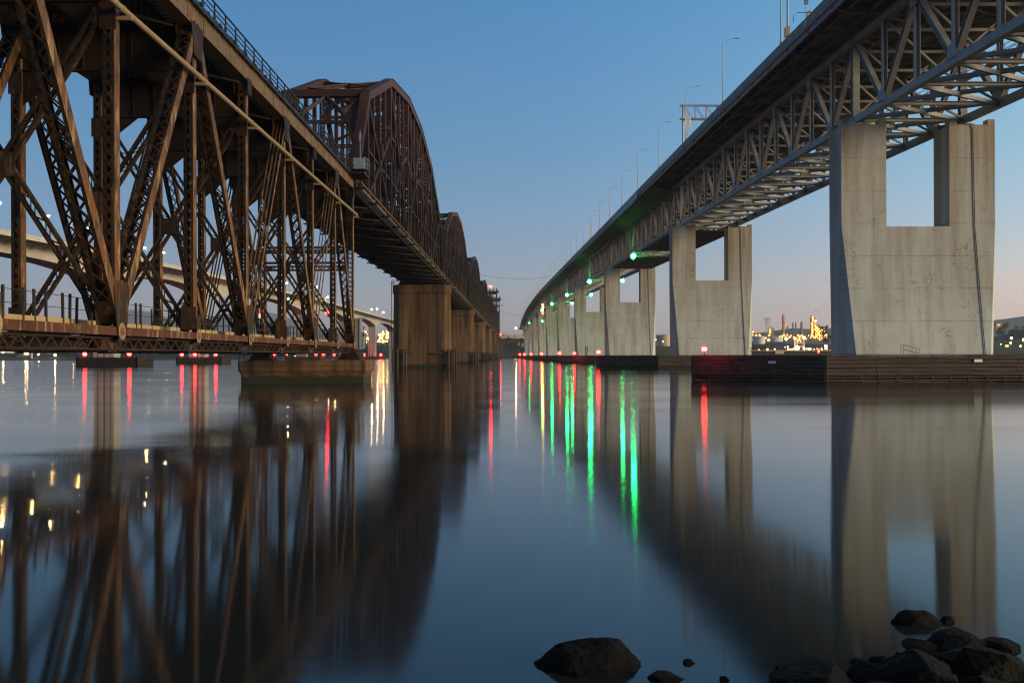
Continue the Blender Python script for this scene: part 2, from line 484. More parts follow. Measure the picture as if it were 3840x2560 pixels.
# ---------------------------------------------------------------- water and land
def sheet(name, mat, x0, x1, y0, y1, z):
    mb = MB(); mb.raw([(x0, y0, z), (x1, y0, z), (x1, y1, z), (x0, y1, z)], [(0, 1, 2, 3)])
    return struct(mb.build(name, mat))
sheet('water', 'water', -11000, 11000, -300, 12000, 0.0)
sheet('seabed', 'mud', -11000, 11000, -300, 12000, -3.0)

def land(name, mat, prof, y0, y1, seed, back=None, ny=10, nx=90, rough=0.18):
    """a strip of land: prof = [(x, height)], rising from the shore at y0 to its crest near the back"""
    mb = MB(); vs = []; fs = []
    x0, x1 = prof[0][0], prof[-1][0]
    def hgt(x):
        for (a, ha), (b, hb) in zip(prof, prof[1:]):
            if a <= x <= b: return ha + (hb - ha) * (x - a) / (b - a)
        return prof[-1][1]
    for j in range(ny + 1):
        t = j / ny
        for i in range(nx + 1):
            x = x0 + (x1 - x0) * i / nx
            y = y0 + (y1 - y0) * t
            h = hgt(x) * math.sin(math.pi * 0.5 * min(1, t * 1.25)) ** 1.0
            sc = (x1 - x0) / 14
            h += rough * hgt(x) * noise.noise(V((x / sc + seed, y / sc, seed * 1.7))) * min(1, t * 2)
            h += 0.4 * rough * hgt(x) * noise.noise(V((x / sc * 4 + seed, y / sc * 4, seed * 2.7))) * min(1, t * 2)
            if j == 0: h = -0.5
            vs.append((x, y, h))
    for j in range(ny):
        for i in range(nx):
            a = j * (nx + 1) + i
            fs.append((a, a + 1, a + nx + 2, a + nx + 1))
    mb.raw(vs, fs, True)
    return struct(mb.build(name, mat))
def prof_px(D, pts):
    return [((px - 1920) / F * D, CAM_Z + (HOR - py) / F * D) for px, py in pts]
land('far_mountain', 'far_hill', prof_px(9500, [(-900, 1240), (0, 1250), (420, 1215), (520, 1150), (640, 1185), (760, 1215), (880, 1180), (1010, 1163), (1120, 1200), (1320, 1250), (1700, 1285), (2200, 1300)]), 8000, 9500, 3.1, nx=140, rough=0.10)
land('left_hill', 'grass_hill', prof_px(2600, [(-900, 1290), (0, 1302), (300, 1296), (640, 1290), (900, 1290), (1200, 1285), (1400, 1284), (1700, 1300)]), 1750, 2600, 9.2, rough=0.12)
land('left_shore', 'grass_hill', prof_px(1600, [(-900, 1318), (0, 1318), (250, 1318), (420, 1312), (520, 1308), (640, 1305), (800, 1302), (1000, 1300)]), 1300, 1600, 5.2, rough=0.25)
land('marsh_bank', 'marsh', prof_px(1290, [(-900, 1333), (0, 1334), (900, 1334), (1300, 1334)]), 1150, 1290, 4.4, rough=0.1)
land('dark_bluff', 'grass_hill', prof_px(1900, [(1000, 1300), (1200, 1284), (1420, 1283), (1600, 1278), (1860, 1270), (1960, 1272), (2060, 1280), (2200, 1290)]), 1640, 1900, 7.7, rough=0.12)
land('right_shore', 'grass_hill', prof_px(1700, [(2150, 1310), (2400, 1300), (2600, 1296), (2800, 1292), (3000, 1300), (3300, 1296), (3700, 1282), (3800, 1240), (3900, 1226), (4300, 1220), (4900, 1250)]), 1130, 1700, 6.1, nx=140, rough=0.10)
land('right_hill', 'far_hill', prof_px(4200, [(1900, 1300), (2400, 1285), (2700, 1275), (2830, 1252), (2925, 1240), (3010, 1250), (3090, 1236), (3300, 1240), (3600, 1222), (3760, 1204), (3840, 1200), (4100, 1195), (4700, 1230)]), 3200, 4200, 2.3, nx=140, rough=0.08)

# ================================================================ the rusty railway bridge on the left
VR, VL = -22.0, -33.6
VC = (VR + VL) / 2
def U(k): return 131.5 if k == 6 else 54.0 + 13.05 * k
ZB, ZT = 5.0, 26.4

def build_deck_truss():
    org = (VC, 131.5, 3.1)
    t = thing('deck_truss_span', 'rusty brown deck truss railway span with laced columns, filling the left of the picture', 'truss span',
              RAIL, org)
    def part(name, mat, mb, parent=None): return mb.build(name, mat, parent or t)
    u0, u1 = U(-3), U(6)
    for s in (VR, VL):
        out = 1 if s == VR else -1
        near = s == VR
        mb = MB(org)                                        # riveted box chord with cover plates, splices and stiffeners
        mb.beam((s, u0, ZT), (s, u1 + 0.5, ZT), 0.84, 1.28)
        for q in (-1, 1):
            mb.beam((s, u0, ZT + q * 0.67), (s, u1 + 0.5, ZT + q * 0.67), 1.06, 0.06)
        k = u0 + 1.0
        while k < u1:
            mb.beam((s + out * 0.44, k, ZT), (s + out * 0.44, k + random.choice((0.5, 0.5, 1.6)), ZT), 0.045, 1.22)
            k += 3.3
        for k in range(-3, 7):                              # rows of rivet heads along the flanges
            pass
        if near:
            y = u0 + 12
            while y < u1:
                for z in (ZT + 0.5, ZT - 0.5):
                    mb.box((s + 0.42, y, z - 0.035), (s + 0.455, y + 0.07, z + 0.035))
                y += 0.45
        part('top_chord', 'flange_steel', mb)
        for k in range(-3, 6):                              # eyebar panels of the bottom chord
            mb = MB(org)
            for dv in ((0.46, 0.22, -0.22, -0.46) if near else (0.5, -0.5)):
                x = s + dv * out
                a, b = (x, U(k), ZB), (x, U(k + 1), ZB)
                mb.beam(a, b, 0.07, 0.46)
                for p in (a, b):
                    mb.tube([(x - 0.05, p[1], p[2]), (x + 0.05, p[1], p[2])], 0.46, 16, False)
            part('eyebar', 'eyebar_steel', mb)
        for k in range(-3, 7):
            p = MB(org)                                     # pin with its pilot nut
            p.tube([(s - 0.6, U(k), ZB), (s + 0.6, U(k), ZB)], 0.16, 12)
            for q in (-1, 1):
                p.tube([(s + q * 0.50, U(k), ZB), (s + q * 0.57, U(k), ZB)], 0.47, 20, False)
                p.tube([(s + q * 0.57, U(k), ZB), (s + q * 0.65, U(k), ZB)], 0.24, 6, False)
                p.tube([(s + q * 0.65, U(k), ZB), (s + q * 0.71, U(k), ZB)], 0.14, 10, False)
            part('pin', 'flange_steel', p)
            m = MB(org)
            heavy = k == 6
            pl = MB(org)
            lace(m, (s, U(k), ZB + 0.4), (s, U(k), ZT - 0.6), 0.92 if heavy else 0.64, 0.85 if heavy else 0.72, 0.62 if near else 0.7, bar=0.085, plates=pl)
            part('side_plate', 'sunlit_plate_steel', pl, part('vertical', 'rust_steel', m))
        def diag(kb, kt):
            m = MB(org)
            pl = MB(org)
            lace(m, (s, U(kb), ZB + 0.6), (s, U(kt), ZT - 0.5), 1.02, 0.72, 0.98, bar=0.10, tie=1.4, plates=pl)
            part('side_plate', 'sunlit_plate_steel', pl, part('diagonal', 'rust_steel', m))
        def bars(kb, kt):
            m = MB(org)
            for dv in (-0.5, -0.17, 0.17, 0.5):
                m.beam((s + dv, U(kb), ZB + 0.2), (s + dv, U(kt), ZT - 0.5), 0.06, 0.30)
            part('tie_bar', 'sunlit_plate_steel' if near else 'rust_steel', m)
        for kb, kt, kind in ((-2, -3, 1), (-2, -1, 1), (0, -1, 1), (0, 1, 1), (2, 1, 1), (2, 3, 0), (4, 3, 1), (4, 5, 0), (6, 5, 1)):
            (diag if kind else bars)(kb, kt)
        for k in range(-3, 7):                              # gusset plates
            u = U(k)
            bot = k % 2 == 0
            for q in (-1, 1):
                x0 = s + q * 0.535; x1 = x0 + q * 0.03; m = MB(org)
                if bot:
                    poly = [(-0.4, -0.55), (0.4, -0.55), (0.75, 0.5), (1.05, 2.3), (0.8, 2.7), (-0.8, 2.7), (-1.05, 2.3), (-0.75, 0.5)]
                    poly = [(u + a, ZB + b) for a, b in poly]
                else:
                    poly = [(-0.45, -0.5), (0.45, -0.5), (0.42, 1.3), (-0.42, 1.3)]
                    poly = [(u + a, ZB + b) for a, b in poly]
                m.loft([(x0, a, b) for a, b in poly], [(x1, a, b) for a, b in poly])
                part('bottom_gusset', 'rust_steel', m); m = MB(org)
                top = [(-1.3, 0.0), (1.3, 0.0), (0.7, -2.2), (-0.7, -2.2)] if not bot else [(-0.7, 0.0), (0.7, 0.0), (0.5, -1.3), (-0.5, -1.3)]
                top = [(u + a, ZT - 0.5 + b) for a, b in top]
                m.loft([(x0, a, b) for a, b in top], [(x1, a, b) for a, b in top])
                part('top_gusset', 'rust_steel', m)
            m = MB(org)
            # diaphragm plates across the shoe and the tie plate where the floor beam lands
            m.beam((s - 0.5, u - 0.42, ZB + 1.2), (s + 0.5, u - 0.42, ZB + 1.2), 0.05, 1.5, (0, 1, 0))
            part('diaphragm', 'rust_steel', m); m = MB(org)
            m.beam((s - 0.45, u - 0.44, 22.0), (s + 0.45, u - 0.44, 22.0), 0.05, 1.5, (0, 1, 0))
            part('tie_plate', 'rust_steel', m)
        m = MB(org)                                         # lattice girder hanging under the eyebars
        zz = (4.62, 4.02)
        for q in zz: m.beam((s - out * 0.15, u0, q), (s - out * 0.15, u1, q), 0.5, 0.09)
        y = u0; up = True
        while y < u1 - 0.8:
            a, b = (zz[1], zz[0]) if up else (zz[0], zz[1])
            m.beam((s + out * 0.02, y, a), (s + out * 0.02, y + 0.78, b), 0.03, 0.12)
            m.beam((s - out * 0.32, y, b), (s - out * 0.32, y + 0.78, a), 0.03, 0.12)
            up = not up; y += 0.78
        for k in range(-3, 7):
            m.beam((s - out * 0.2, U(k) - 1.4, 4.32), (s - out * 0.2, U(k) + 1.4, 4.32), 0.4, 0.56)
        part('bottom_lattice', 'dark_steel', m)
    for k in range(-3, 7):
        u = U(k)
        m = MB(org)                                         # deep plate floor beam with stiffeners
        m.box((VL + 0.3, u - 0.03, 22.9), (VR - 0.3, u + 0.03, 25.7))
        for z in (22.9, 25.68):
            m.box((VL + 0.3, u - 0.24, z - 0.04), (VR - 0.3, u + 0.24, z + 0.04))
        x = VL + 1.2
        while x < VR - 0.5:
            for q in (-1, 1):
                m.box((x - 0.02, u + min(q * 0.03, q * 0.2), 22.95), (x + 0.02, u + max(q * 0.03, q * 0.2), 25.64))
            x += 1.63
        for s, q in ((VL, 1), (VR, -1)):                    # brackets at the ends
            m.loft([(s + q * 0.35, u - 0.03, 22.86), (s + q * 3.2, u - 0.03, 22.86), (s + q * 0.35, u - 0.03, 20.6)],
                   [(s + q * 0.35, u + 0.03, 22.86), (s + q * 3.2, u + 0.03, 22.86), (s + q * 0.35, u + 0.03, 20.6)])
        m.beam((VL, u, 25.9), (VR, u, 25.9), 0.3, 0.3, (0, 1, 0))
        part('floor_beam', 'dark_steel', m)
        for a, b in (((VL + 0.45, u + 0.18, 22.3), (VR - 0.45, u + 0.18, ZB + 0.7)), ((VL + 0.45, u - 0.18, ZB + 0.7), (VR - 0.45, u - 0.18, 22.3))):
            m = MB(org)
            d = (V(b) - V(a)).normalized(); n = d.cross(V((0, 1, 0)))
            lace(m, a, b, 0.66, 0.34, 0.75, side=n, bar=0.06, web=0.17, double=False, tie=0.8)
            part('sway_brace', 'rust_steel', m)
        m = MB(org)                                         # centre gusset and bottom strut
        m.box((VC - 0.75, u - 0.4, 13.4), (VC + 0.75, u - 0.37, 14.7))
        part('centre_gusset', 'rust_steel', m); m = MB(org)
        lace(m, (VL + 0.4, u, 4.75), (VR - 0.4, u, 4.75), 0.5, 0.4, 0.7, side=(0, 0, 1), double=False)
        part('bottom_strut', 'dark_steel', m)
        if k < 6:
            for a, b in (((VL, u, 4.2), (VR, U(k + 1), 4.2)), ((VR, u, 4.1), (VL, U(k + 1), 4.1))):
                m = MB(org); lace(m, a, b, 0.45, 0.3, 0.7, side=(0, 0, 1), double=False)
                part('bottom_lateral', 'dark_steel', m)
            m = MB(org)
            for a, b in (((VL, u, 25.6), (VR, U(k + 1), 25.6)), ((VR, u, 25.5), (VL, U(k + 1), 25.5))):
                m.beam(a, b, 0.4, 0.2)
            part('top_lateral', 'dark_steel', m)
    m = MB(org)                                             # end frame struts above the low pier
    for z, h in ((17.4, 0.5), (15.2, 0.7)):
        lace(m, (VL + 0.4, 131.4, z), (VR - 0.4, 131.4, z), h, 0.5, 0.6, side=(0, 0, 1), bar=0.07)
        m.beam((VL + 0.4, 131.1, z + h), (VR - 0.4, 131.1, z + h), 0.25, 0.3, (0, 1, 0))
    part('end_strut', 'rust_steel', m)
    for vs in (-24.7, -27.0, -29.2, -31.5):                 # stringers
        m = MB(org)
        m.hbeam((vs, u0, 26.35), (vs, u1, 26.35), 0.36, 1.75, 0.05)
        y = u0 + 0.5
        while y < u1:
            m.box((vs + 0.03, y, 25.55), (vs + 0.17, y + 0.03, 27.15)); y += 1.1
        part('stringer', 'rust_steel', m)
    m = MB(org); y = u0
    while y < u1:
        j = random.uniform(-0.12, 0.12)
        m.box((VL - 0.75 + j, y, 27.24), (VR + 0.75 + j, y + 0.24, 27.46)); y += 0.62
    part('sleeper_deck', 'timber', m)
    for vs in (-24.0, -25.5, -30.7, -32.2):
        m = MB(org); m.hbeam((vs, u0, 27.54), (vs, u1, 27.54), 0.14, 0.16, 0.03); part('rail', 'dark_steel', m)
    for s, out in ((VR, 1), (VL, -1)):
        m = MB(org); x = s + out * 0.72
        y = u0
        while y < u1 + 1:
            m.beam((x, y, 26.9), (x, y, 28.62), 0.09, 0.09)
            m.loft([(x - 0.05, y - 0.22, 27.46), (x + 0.05, y - 0.22, 27.46), (x + 0.05, y + 0.22, 27.46), (x - 0.05, y + 0.22, 27.46)],
                   [(x - 0.05, y - 0.05, 27.95), (x + 0.05, y - 0.05, 27.95), (x + 0.05, y + 0.05, 27.95), (x - 0.05, y + 0.05, 27.95)])
            y += 2.64
        for z, r in ((28.6, 0.055), (28.15, 0.035), (27.8, 0.035)):
            m.beam((x, u0, z), (x, u1 + 1, z), r * 1.6, r * 2)
        m.beam((x, u0, 27.2), (x, u1 + 1, 27.2), 0.06, 0.34)
        part('railing', 'dark_paint', m)
    m = MB(org)                                             # service pipe with its collars and brackets
    m.tube([(-21.15, u0 - 2, 22.3), (-21.15, u1 + 0.3, 22.3)], 0.175, 12)
    for k in range(-3, 7):
        m.tube([(-21.15, U(k) - 0.75, 22.3), (-21.15, U(k) - 0.5, 22.3)], 0.21, 12)
        m.beam((-21.8, U(k), 21.98), (-20.85, U(k), 21.98), 0.2, 0.22, (0, 1, 0))
    part('pipe', 'pipe_steel', m)
    m = MB(org)                                             # maintenance walkway with bare posts and wires
    m.box((-25.4, u0, 5.50), (-24.0, u1, 5.58))
    m.box((-24.08, u0, 5.34), (-23.98, u1, 5.66))
    part('walkway', 'pipe_steel', m)
    m = MB(org); y = u0 + 0.4
    while y < 64:
        for k in range(1):
            m.beam((-24.0, y, 5.2), (-24.0 + random.uniform(-0.05, 0.05), y, 5.6 + random.choice((1.4, 1.4, 1.25))), 0.11, 0.14)
        y += random.choice((0.8, 1.2, 1.9))
    while y < u1:
        m.beam((-24.0, y, 5.4), (-24.0, y, 6.75), 0.09, 0.09); y += 1.6
    for z in (6.2, 6.85):
        m.tube([(-24.0, u0, z), (-24.0, 66, z)], 0.018, 5)
        m.beam((-24.0, 66, z - 0.1), (-24.0, u1, z - 0.1), 0.05, 0.06)
    part('guard_posts', 'dark_paint', m)
    m = MB(org)                                             # steel end box beside the bearing
    m.box((-22.3, 131.9, 4.5), (-20.75, 133.6, 8.45))
    m.box((-22.36, 131.8, 8.45), (-20.7, 133.7, 8.6))
    m.box((-21.9, 131.82, 5.4), (-21.2, 131.9, 5.55))
    for x in (-22.2, -21.45, -20.9): m.box((x, 131.84, 4.6), (x + 0.06, 131.9, 8.4))
    m.box((-20.75, 132.2, 4.6), (-20.35, 133.2, 6.6))
    part('end_box', 'grey_box', m)
    for s in (VR, VL):                                      # bearing shoes
        m = MB(org)
        a = [(s - 1.5, 130.2, 3.12), (s + 1.5, 130.2, 3.12), (s + 1.5, 132.8, 3.12), (s - 1.5, 132.8, 3.12)]
        b = [(s - 0.55, 130.7, 4.7), (s + 0.55, 130.7, 4.7), (s + 0.55, 132.3, 4.7), (s - 0.55, 132.3, 4.7)]
        m.loft(a, b)
        m.box((s - 1.7, 130.0, 3.1), (s + 1.7, 133.0, 3.22))
        part('bearing', 'dark_steel', m)
    return t
build_deck_truss()

def rail_loop(mb, pts, h, post=1.6, r=0.035):
    """tube handrail along plan points"""
    for (a, b) in zip(pts, pts[1:]):
        a, b = V(a), V(b); n = max(1, int((b - a).length / post))
        for k in range(n + 1):
            p = a + (b - a) * k / n
            mb.beam(p, p + V((0, 0, h)), r * 2, r * 2)
        for q in (0.5, 1.0):
            mb.beam(a + V((0, 0, h * q)), b + V((0, 0, h * q)), r * 2, r * 2)

# ---------------------------------------------------------------- low pier under the end of the deck truss
def build_low_pier():
    org = (VC, 132.0, 0)
    t = thing('bridge_pier', 'low brown stained concrete pier with a flared cap under the rusty deck truss', 'bridge pier', RAIL, org, group='railway bridge piers')
    def ring(hv, hu, z, ch=0.8):
        return [(VC - hv + ch, 132 - hu, z), (VC + hv - ch, 132 - hu, z), (VC + hv, 132 - hu + ch, z), (VC + hv, 132 + hu - ch, z),
                (VC + hv - ch, 132 + hu, z), (VC - hv + ch, 132 + hu, z), (VC - hv, 132 + hu - ch, z), (VC - hv, 132 - hu + ch, z)]
    m = MB(org)
    rs = [ring(8.14, 2.7, -2.5, 0.3), ring(8.14, 2.7, 1.15, 0.3), ring(8.26, 2.8, 1.4, 0.3), ring(8.42, 3.0, 1.72, 0.3), ring(8.46, 3.04, 1.78, 0.3), ring(8.46, 3.04, 3.1, 0.3)]
    for a, b in zip(rs, rs[1:]): m.loft(a, b, False)
    m.raw(rs[-1], [tuple(range(8))])
    m.build('shaft', 'brown_concrete_wet', t)
    m = MB(org)
    rail_loop(m, [(VC - 8.3, 134.6, 3.1), (VC - 8.3, 129.2, 3.1), (VC + 8.3, 129.2, 3.1), (VC + 8.3, 134.6, 3.1)], 1.25, 2.1)
    m.build('railing', 'dark_paint', t)
build_low_pier()

# ---------------------------------------------------------------- tall railway piers, one built and six copied
def stadium(hv, hu, u, z, n=10, vc=VC):
    pts = []
    for k in range(n + 1):
        a = -math.pi / 2 + math.pi * k / n
        pts.append((vc + hv - hu * 0.9 + hu * 0.9 * math.cos(a), u + hu * math.sin(a), z))
    for k in range(n + 1):
        a = math.pi / 2 + math.pi * k / n
        pts.append((vc - hv + hu * 0.9 + hu * 0.9 * math.cos(a), u + hu * math.sin(a), z))
    return pts
P0 = 292.9
def build_tall_pier():
    org = (VC, P0, 0)
    t = thing('bridge_pier', 'tall brown streaked concrete railway pier, nearest of the row', 'bridge pier', RAIL, org, group='railway bridge piers')
    m = MB(org)
    a = stadium(8.75, 2.9, P0, -2.5); b = stadium(8.35, 2.55, P0, 22.2)
    m.loft(a, b, False, False)
    m.build('shaft', 'brown_concrete_wet', t)
    m = MB(org)
    for (x, z0), (y, z1) in zip(((8.36, 21.6), (8.68, 22.1), (8.68, 24.2)), ((8.68, 22.1), (8.68, 24.2), (8.5, 24.4))):
        m.loft(stadium(x, x - 5.78, P0, z0), stadium(y, y - 5.78, P0, z1), False)
    m.raw(stadium(8.5, 2.72, P0, 24.4), [tuple(range(22))])
    cap = m.build('cap', 'brown_concrete', t)
    m = MB(org)
    rail_loop(m, [(VC - 4.8, P0 - 2.6, 24.4), (VC - 8.5, P0 - 2.6, 24.4), (VC - 8.5, P0 + 2.6, 24.4)], 1.3)
    rail_loop(m, [(VC + 4.8, P0 - 2.6, 24.4), (VC + 8.5, P0 - 2.6, 24.4), (VC + 8.5, P0 + 2.6, 24.4)], 1.3)
    m.build('railing', 'dark_paint', cap)
    m = MB(org)
    m.beam((VC - 8.9, P0 - 1.0, 2.0), (VC - 8.9, P0 - 1.0, 25.6), 0.12, 0.12)
    m.beam((VC - 8.9, P0 - 0.5, 2.0), (VC - 8.9, P0 - 0.5, 25.6), 0.12, 0.12)
    for k in range(40): m.beam((VC - 8.9, P0 - 1.0, 2.5 + k * 0.57), (VC - 8.9, P0 - 0.5, 2.5 + k * 0.57), 0.05, 0.05)
    m.build('ladder', 'dark_paint', t)
    for s in (VR, VL):
        m = MB(org)
        m.loft([(s - 1.1, P0 - 1.6, 24.4), (s + 1.1, P0 - 1.6, 24.4), (s + 1.1, P0 + 1.6, 24.4), (s - 1.1, P0 + 1.6, 24.4)],
               [(s - 0.5, P0 - 1.0, 25.6), (s + 0.5, P0 - 1.0, 25.6), (s + 0.5, P0 + 1.0, 25.6), (s - 0.5, P0 + 1.0, 25.6)])
        m.build('bearing', 'dark_steel', cap)
    return t
tp = build_tall_pier()
for k in range(1, 8):
    dup(tp, RAIL.pt(VC, P0 + 160.9 * k, 0), label='tall brown streaked concrete railway pier, %s of the row counting away from the camera' % ORDN[k])

def build_piles(v0, n, label, u):
    org = (v0, u, 0)
    t = thing('pile_cluster', label, 'timber piles', RAIL, org, group='timber pile clusters at the railway piers')
    for k in range(n):
        m = MB(org); x = v0 + k * 0.72 + random.uniform(-0.08, 0.08); y = u + (k % 2) * 0.7 + random.uniform(-0.1, 0.1)
        m.tube([(x, y, -2.8), (x + random.uniform(-0.12, 0.12), y, 5.6 + random.uniform(-0.25, 0.3))], 0.30, 9)
        m.build('pile', 'pile_timber', t)
    for z in (1.6, 4.6):
        m = MB(org); m.box((v0 - 0.4, u - 0.45, z), (v0 + (n - 1) * 0.72 + 0.4, u - 0.30, z + 0.34)); m.build('waler', 'timber', t)
    return t
pc1 = build_piles(VC - 8.2, 6, 'six dark timber piles bound together at the left corner of the nearest tall brown pier', P0 - 4.1)
pc2 = build_piles(VC + 8.0, 4, 'four dark timber piles bound together at the right nose of the nearest tall brown pier', P0 - 3.6)
for k in range(1, 5):
    dup(pc1, RAIL.pt(VC - 8.2, P0 + 160.9 * k - 4.1, 0), label='dark timber piles at the left corner of the %s tall brown pier' % ORDN[k])
    dup(pc2, RAIL.pt(VC + 8.0, P0 + 160.9 * k - 3.6, 0), label='dark timber piles at the right nose of the %s tall brown pier' % ORDN[k])
def boom(v0, v1, u, label):
    m = MB((v0, u, 0)); m.box((v0, u - 0.15, 4.2), (v1, u + 0.15, 4.6))
    o = m.build('timber_boom', 'timber'); o.location = RAIL.pt(v0, u, 0); o.rotation_euler = (0, 0, RAIL.a)
    tag(o, label, 'timber beam', 'timber beams on the nearest tall brown pier')
boom(VC - 4.2, VC - 2.2, P0 - 3.3, 'short dark timber beam left of centre on the nearest tall brown pier')
boom(VC + 3.3, VC + 8.2, P0 - 3.4, 'long dark timber beam reaching the right nose of the nearest tall brown pier')

# ---------------------------------------------------------------- arched through truss spans, one built and copied down the line
S0, NP, PL = 132.0, 12, 160.9 / 12
ZL = 26.0
TOPZ = {1: 41.7, 3: 51.0, 5: 54.8, 7: 54.8, 9: 51.0, 11: 41.7}
def tz(k):
    if k in TOPZ: return TOPZ[k]
    if k in (0, NP): return ZL
    return (TOPZ[k - 1] + TOPZ[k + 1]) / 2
def build_through_span():
    org = (VC, S0, 24.4)
    t = thing('through_truss_span', 'rust red arched through truss railway span, nearest and tallest of its row', 'truss span',
              RAIL, org, group='arched railway truss spans')
    def uu(k): return S0 + 0.4 + PL * k
    def part(name, mat, mb): return mb.build(name, mat, t)
    for s in (VR, VL):
        out = 1 if s == VR else -1
        m = MB(org)
        for a, b in ((1, 3), (3, 5), (5, 7), (7, 9), (9, 11)):
            m.beam((s, uu(a), tz(a)), (s, uu(b), tz(b)), 1.15, 1.25)
            m.beam((s, uu(a), tz(a) + 0.66), (s, uu(b), tz(b) + 0.66), 1.4, 0.07)
        part('top_chord', 'red_steel', m)
        for a, b in ((0, 1), (12, 11)):
            m = MB(org)
            m.beam((s, uu(a), ZL), (s, uu(b), tz(b) + 0.3), 1.15, 1.5)
            m.beam((s, uu(a), ZL), (s, uu(b), tz(b) + 0.3), 1.4, 1.2)
            part('end_post', 'red_steel', m)
        m = MB(org)
        lace(m, (s, uu(0), ZL), (s, uu(12), ZL), 0.9, 1.0, 1.0, side=(1, 0, 0), bar=0.09)
        part('bottom_chord', 'dark_steel', m)
        for k in range(1, 12):
            m = MB(org)
            odd = k % 2 == 1
            w = 0.85 if odd else 0.62
            lace(m, (s, uu(k), ZL + 0.4), (s, uu(k), tz(k) - 0.4), w, 0.8, 0.75, bar=0.16)
            if k not in (1, 11):
                zz = ZL + (tz(k) - ZL) * 0.5
                m.box((s - 0.7, uu(k) - 0.55, zz - 1.2), (s + 0.7, uu(k) + 0.55, zz + 1.2))
            part('vertical', 'red_steel', m)
        for k in range(1, 11):                                # half-panel hangers
            m = MB(org); z1 = (tz(k) + tz(k + 1)) / 2 - 0.5
            lace(m, (s, uu(k + 0.5), ZL + 0.4), (s, uu(k + 0.5), z1), 0.6, 0.6, 0.7, bar=0.16)
            part('hanger', 'red_steel', m)
        def dg(k0, z0, k1, z1, w=0.8, nm='diagonal'):
            m = MB(org); lace(m, (s, uu(k0), z0), (s, uu(k1), z1), w, 0.6, 0.9, bar=0.16); part(nm, 'red_steel', m)
        for a, b in ((1, 3), (3, 5), (5, 7), (7, 5), (9, 7), (11, 9)):
            dg(a, tz(a) - 0.4, b, ZL + 0.5)
            mid = (a + b) // 2; zm = (tz(a) + ZL) / 2
            dg(mid, zm, a, ZL + 0.4, 0.5, 'sub_strut')
            dg(mid, zm, b, (tz(b) + ZL) / 2 + 3, 0.5, 'sub_strut')
        m = MB(org)
        zt = 34.0
        m.beam((s, uu(1), zt), (s, uu(11), zt), 0.4, 0.4)
        m.beam((s, uu(3), 42.0), (s, uu(9), 42.0), 0.4, 0.4)
        part('mid_strut', 'red_steel', m)
        m = MB(org)                                           # service pipe and handrail at deck level
        m.tube([(s + out * 1.2, uu(0) + 1, ZL + 0.9), (s + out * 1.2, uu(12), ZL + 0.9)], 0.12, 7)
        m.tube([(s + out * 1.1, uu(0) + 1, ZL + 0.1), (s + out * 1.1, uu(12), ZL + 0.1)], 0.22, 7)
        for k in range(40): m.beam((s + out * 1.2, uu(0) + 2 + k * 3.95, ZL - 0.2), (s + out * 1.2, uu(0) + 2 + k * 3.95, ZL + 0.95), 0.08, 0.08)
        part('side_pipe', 'flange_steel', m)
    # portals with their bracing in the plane of the end posts
    for k0, k1, sg in ((0, 1, 1), (12, 11, -1)):
        def pp(v, f):
            return (v, uu(k0) + (uu(k1) - uu(k0)) * f, ZL + (tz(1) + 0.3 - ZL) * f)
        m = MB(org)
        m.beam(pp(VL, 1.0), pp(VR, 1.0), 1.0, 1.3, (0, 0, 1))
        m.beam(pp(VL, 0.68), pp(VR, 0.68), 0.5, 0.5, (0, 0, 1))
        q = (VR - VL) / 2
        for v0, f0, v1, f1 in ((VL + 0.4, .62, VC, .97), (VR - 0.4, .62, VC, .97), (VL + 0.4, .97, VL + q * .5, .78), (VR - 0.4, .97, VR - q * .5, .78),
                               (VL + 0.3, .50, VL + q * .55, .82), (VR - 0.3, .50, VR - q * .55, .82)):
            m.beam(pp(v0, f0), pp(v1, f1), 0.55, 0.5, (0, 0, 1))
        for v, d in ((VL, 1), (VR, -1)):
            a = [pp(v + d * 0.4, .5), pp(v + d * 1.2, .62), pp(v + d * 2.2, .97), pp(v + d * 0.4, .97)]
            m.loft([V(p) + V((0, -0.03, 0)) for p in a], [V(p) + V((0, 0.03, 0)) for p in a])
        part('portal_brace', 'red_steel', m)
    for k in range(2, 11):
        m = MB(org); u = uu(k); z1 = tz(k) - 0.5; z0 = z1 - (5.5 if k % 2 else 4.0)
        lace(m, (VL + 0.4, u, z1), (VR - 0.4, u, z1), 0.8, 0.5, 0.8, side=(0, 0, 1), bar=0.08)
        if k % 2 or k == 6:
            lace(m, (VL + 0.4, u, z0), (VR - 0.4, u, z0), 0.5, 0.4, 0.7, side=(0, 0, 1), bar=0.08)
            for a, b in ((VL, VC), (VC, VL), (VC, VR), (VR, VC)):
                lace(m, (a, u, z0), (b, u, z1), 0.5, 0.3, 0.7, side=(0, 0, 1), bar=0.12, double=False)
            zq = z0 - 5.0
            lace(m, (VL + 0.4, u, zq), (VR - 0.4, u, zq), 0.6, 0.4, 0.7, side=(0, 0, 1), bar=0.1)
            for a, b in ((VL, VR), (VR, VL)):
                lace(m, (a, u, zq), (b, u, z0), 0.5, 0.3, 0.7, side=(0, 0, 1), bar=0.12, double=False)
        part('sway_frame', 'red_steel', m)
    for k in range(1, 11):
        for a, b in ((VL, VR), (VR, VL)):
            m = MB(org)
            lace(m, (a, uu(k), tz(k)), (b, uu(k + 1), tz(k + 1)), 0.6, 0.35, 0.8, side=(0, 0, 1), bar=0.12, double=False)
            part('top_lateral', 'red_steel', m)
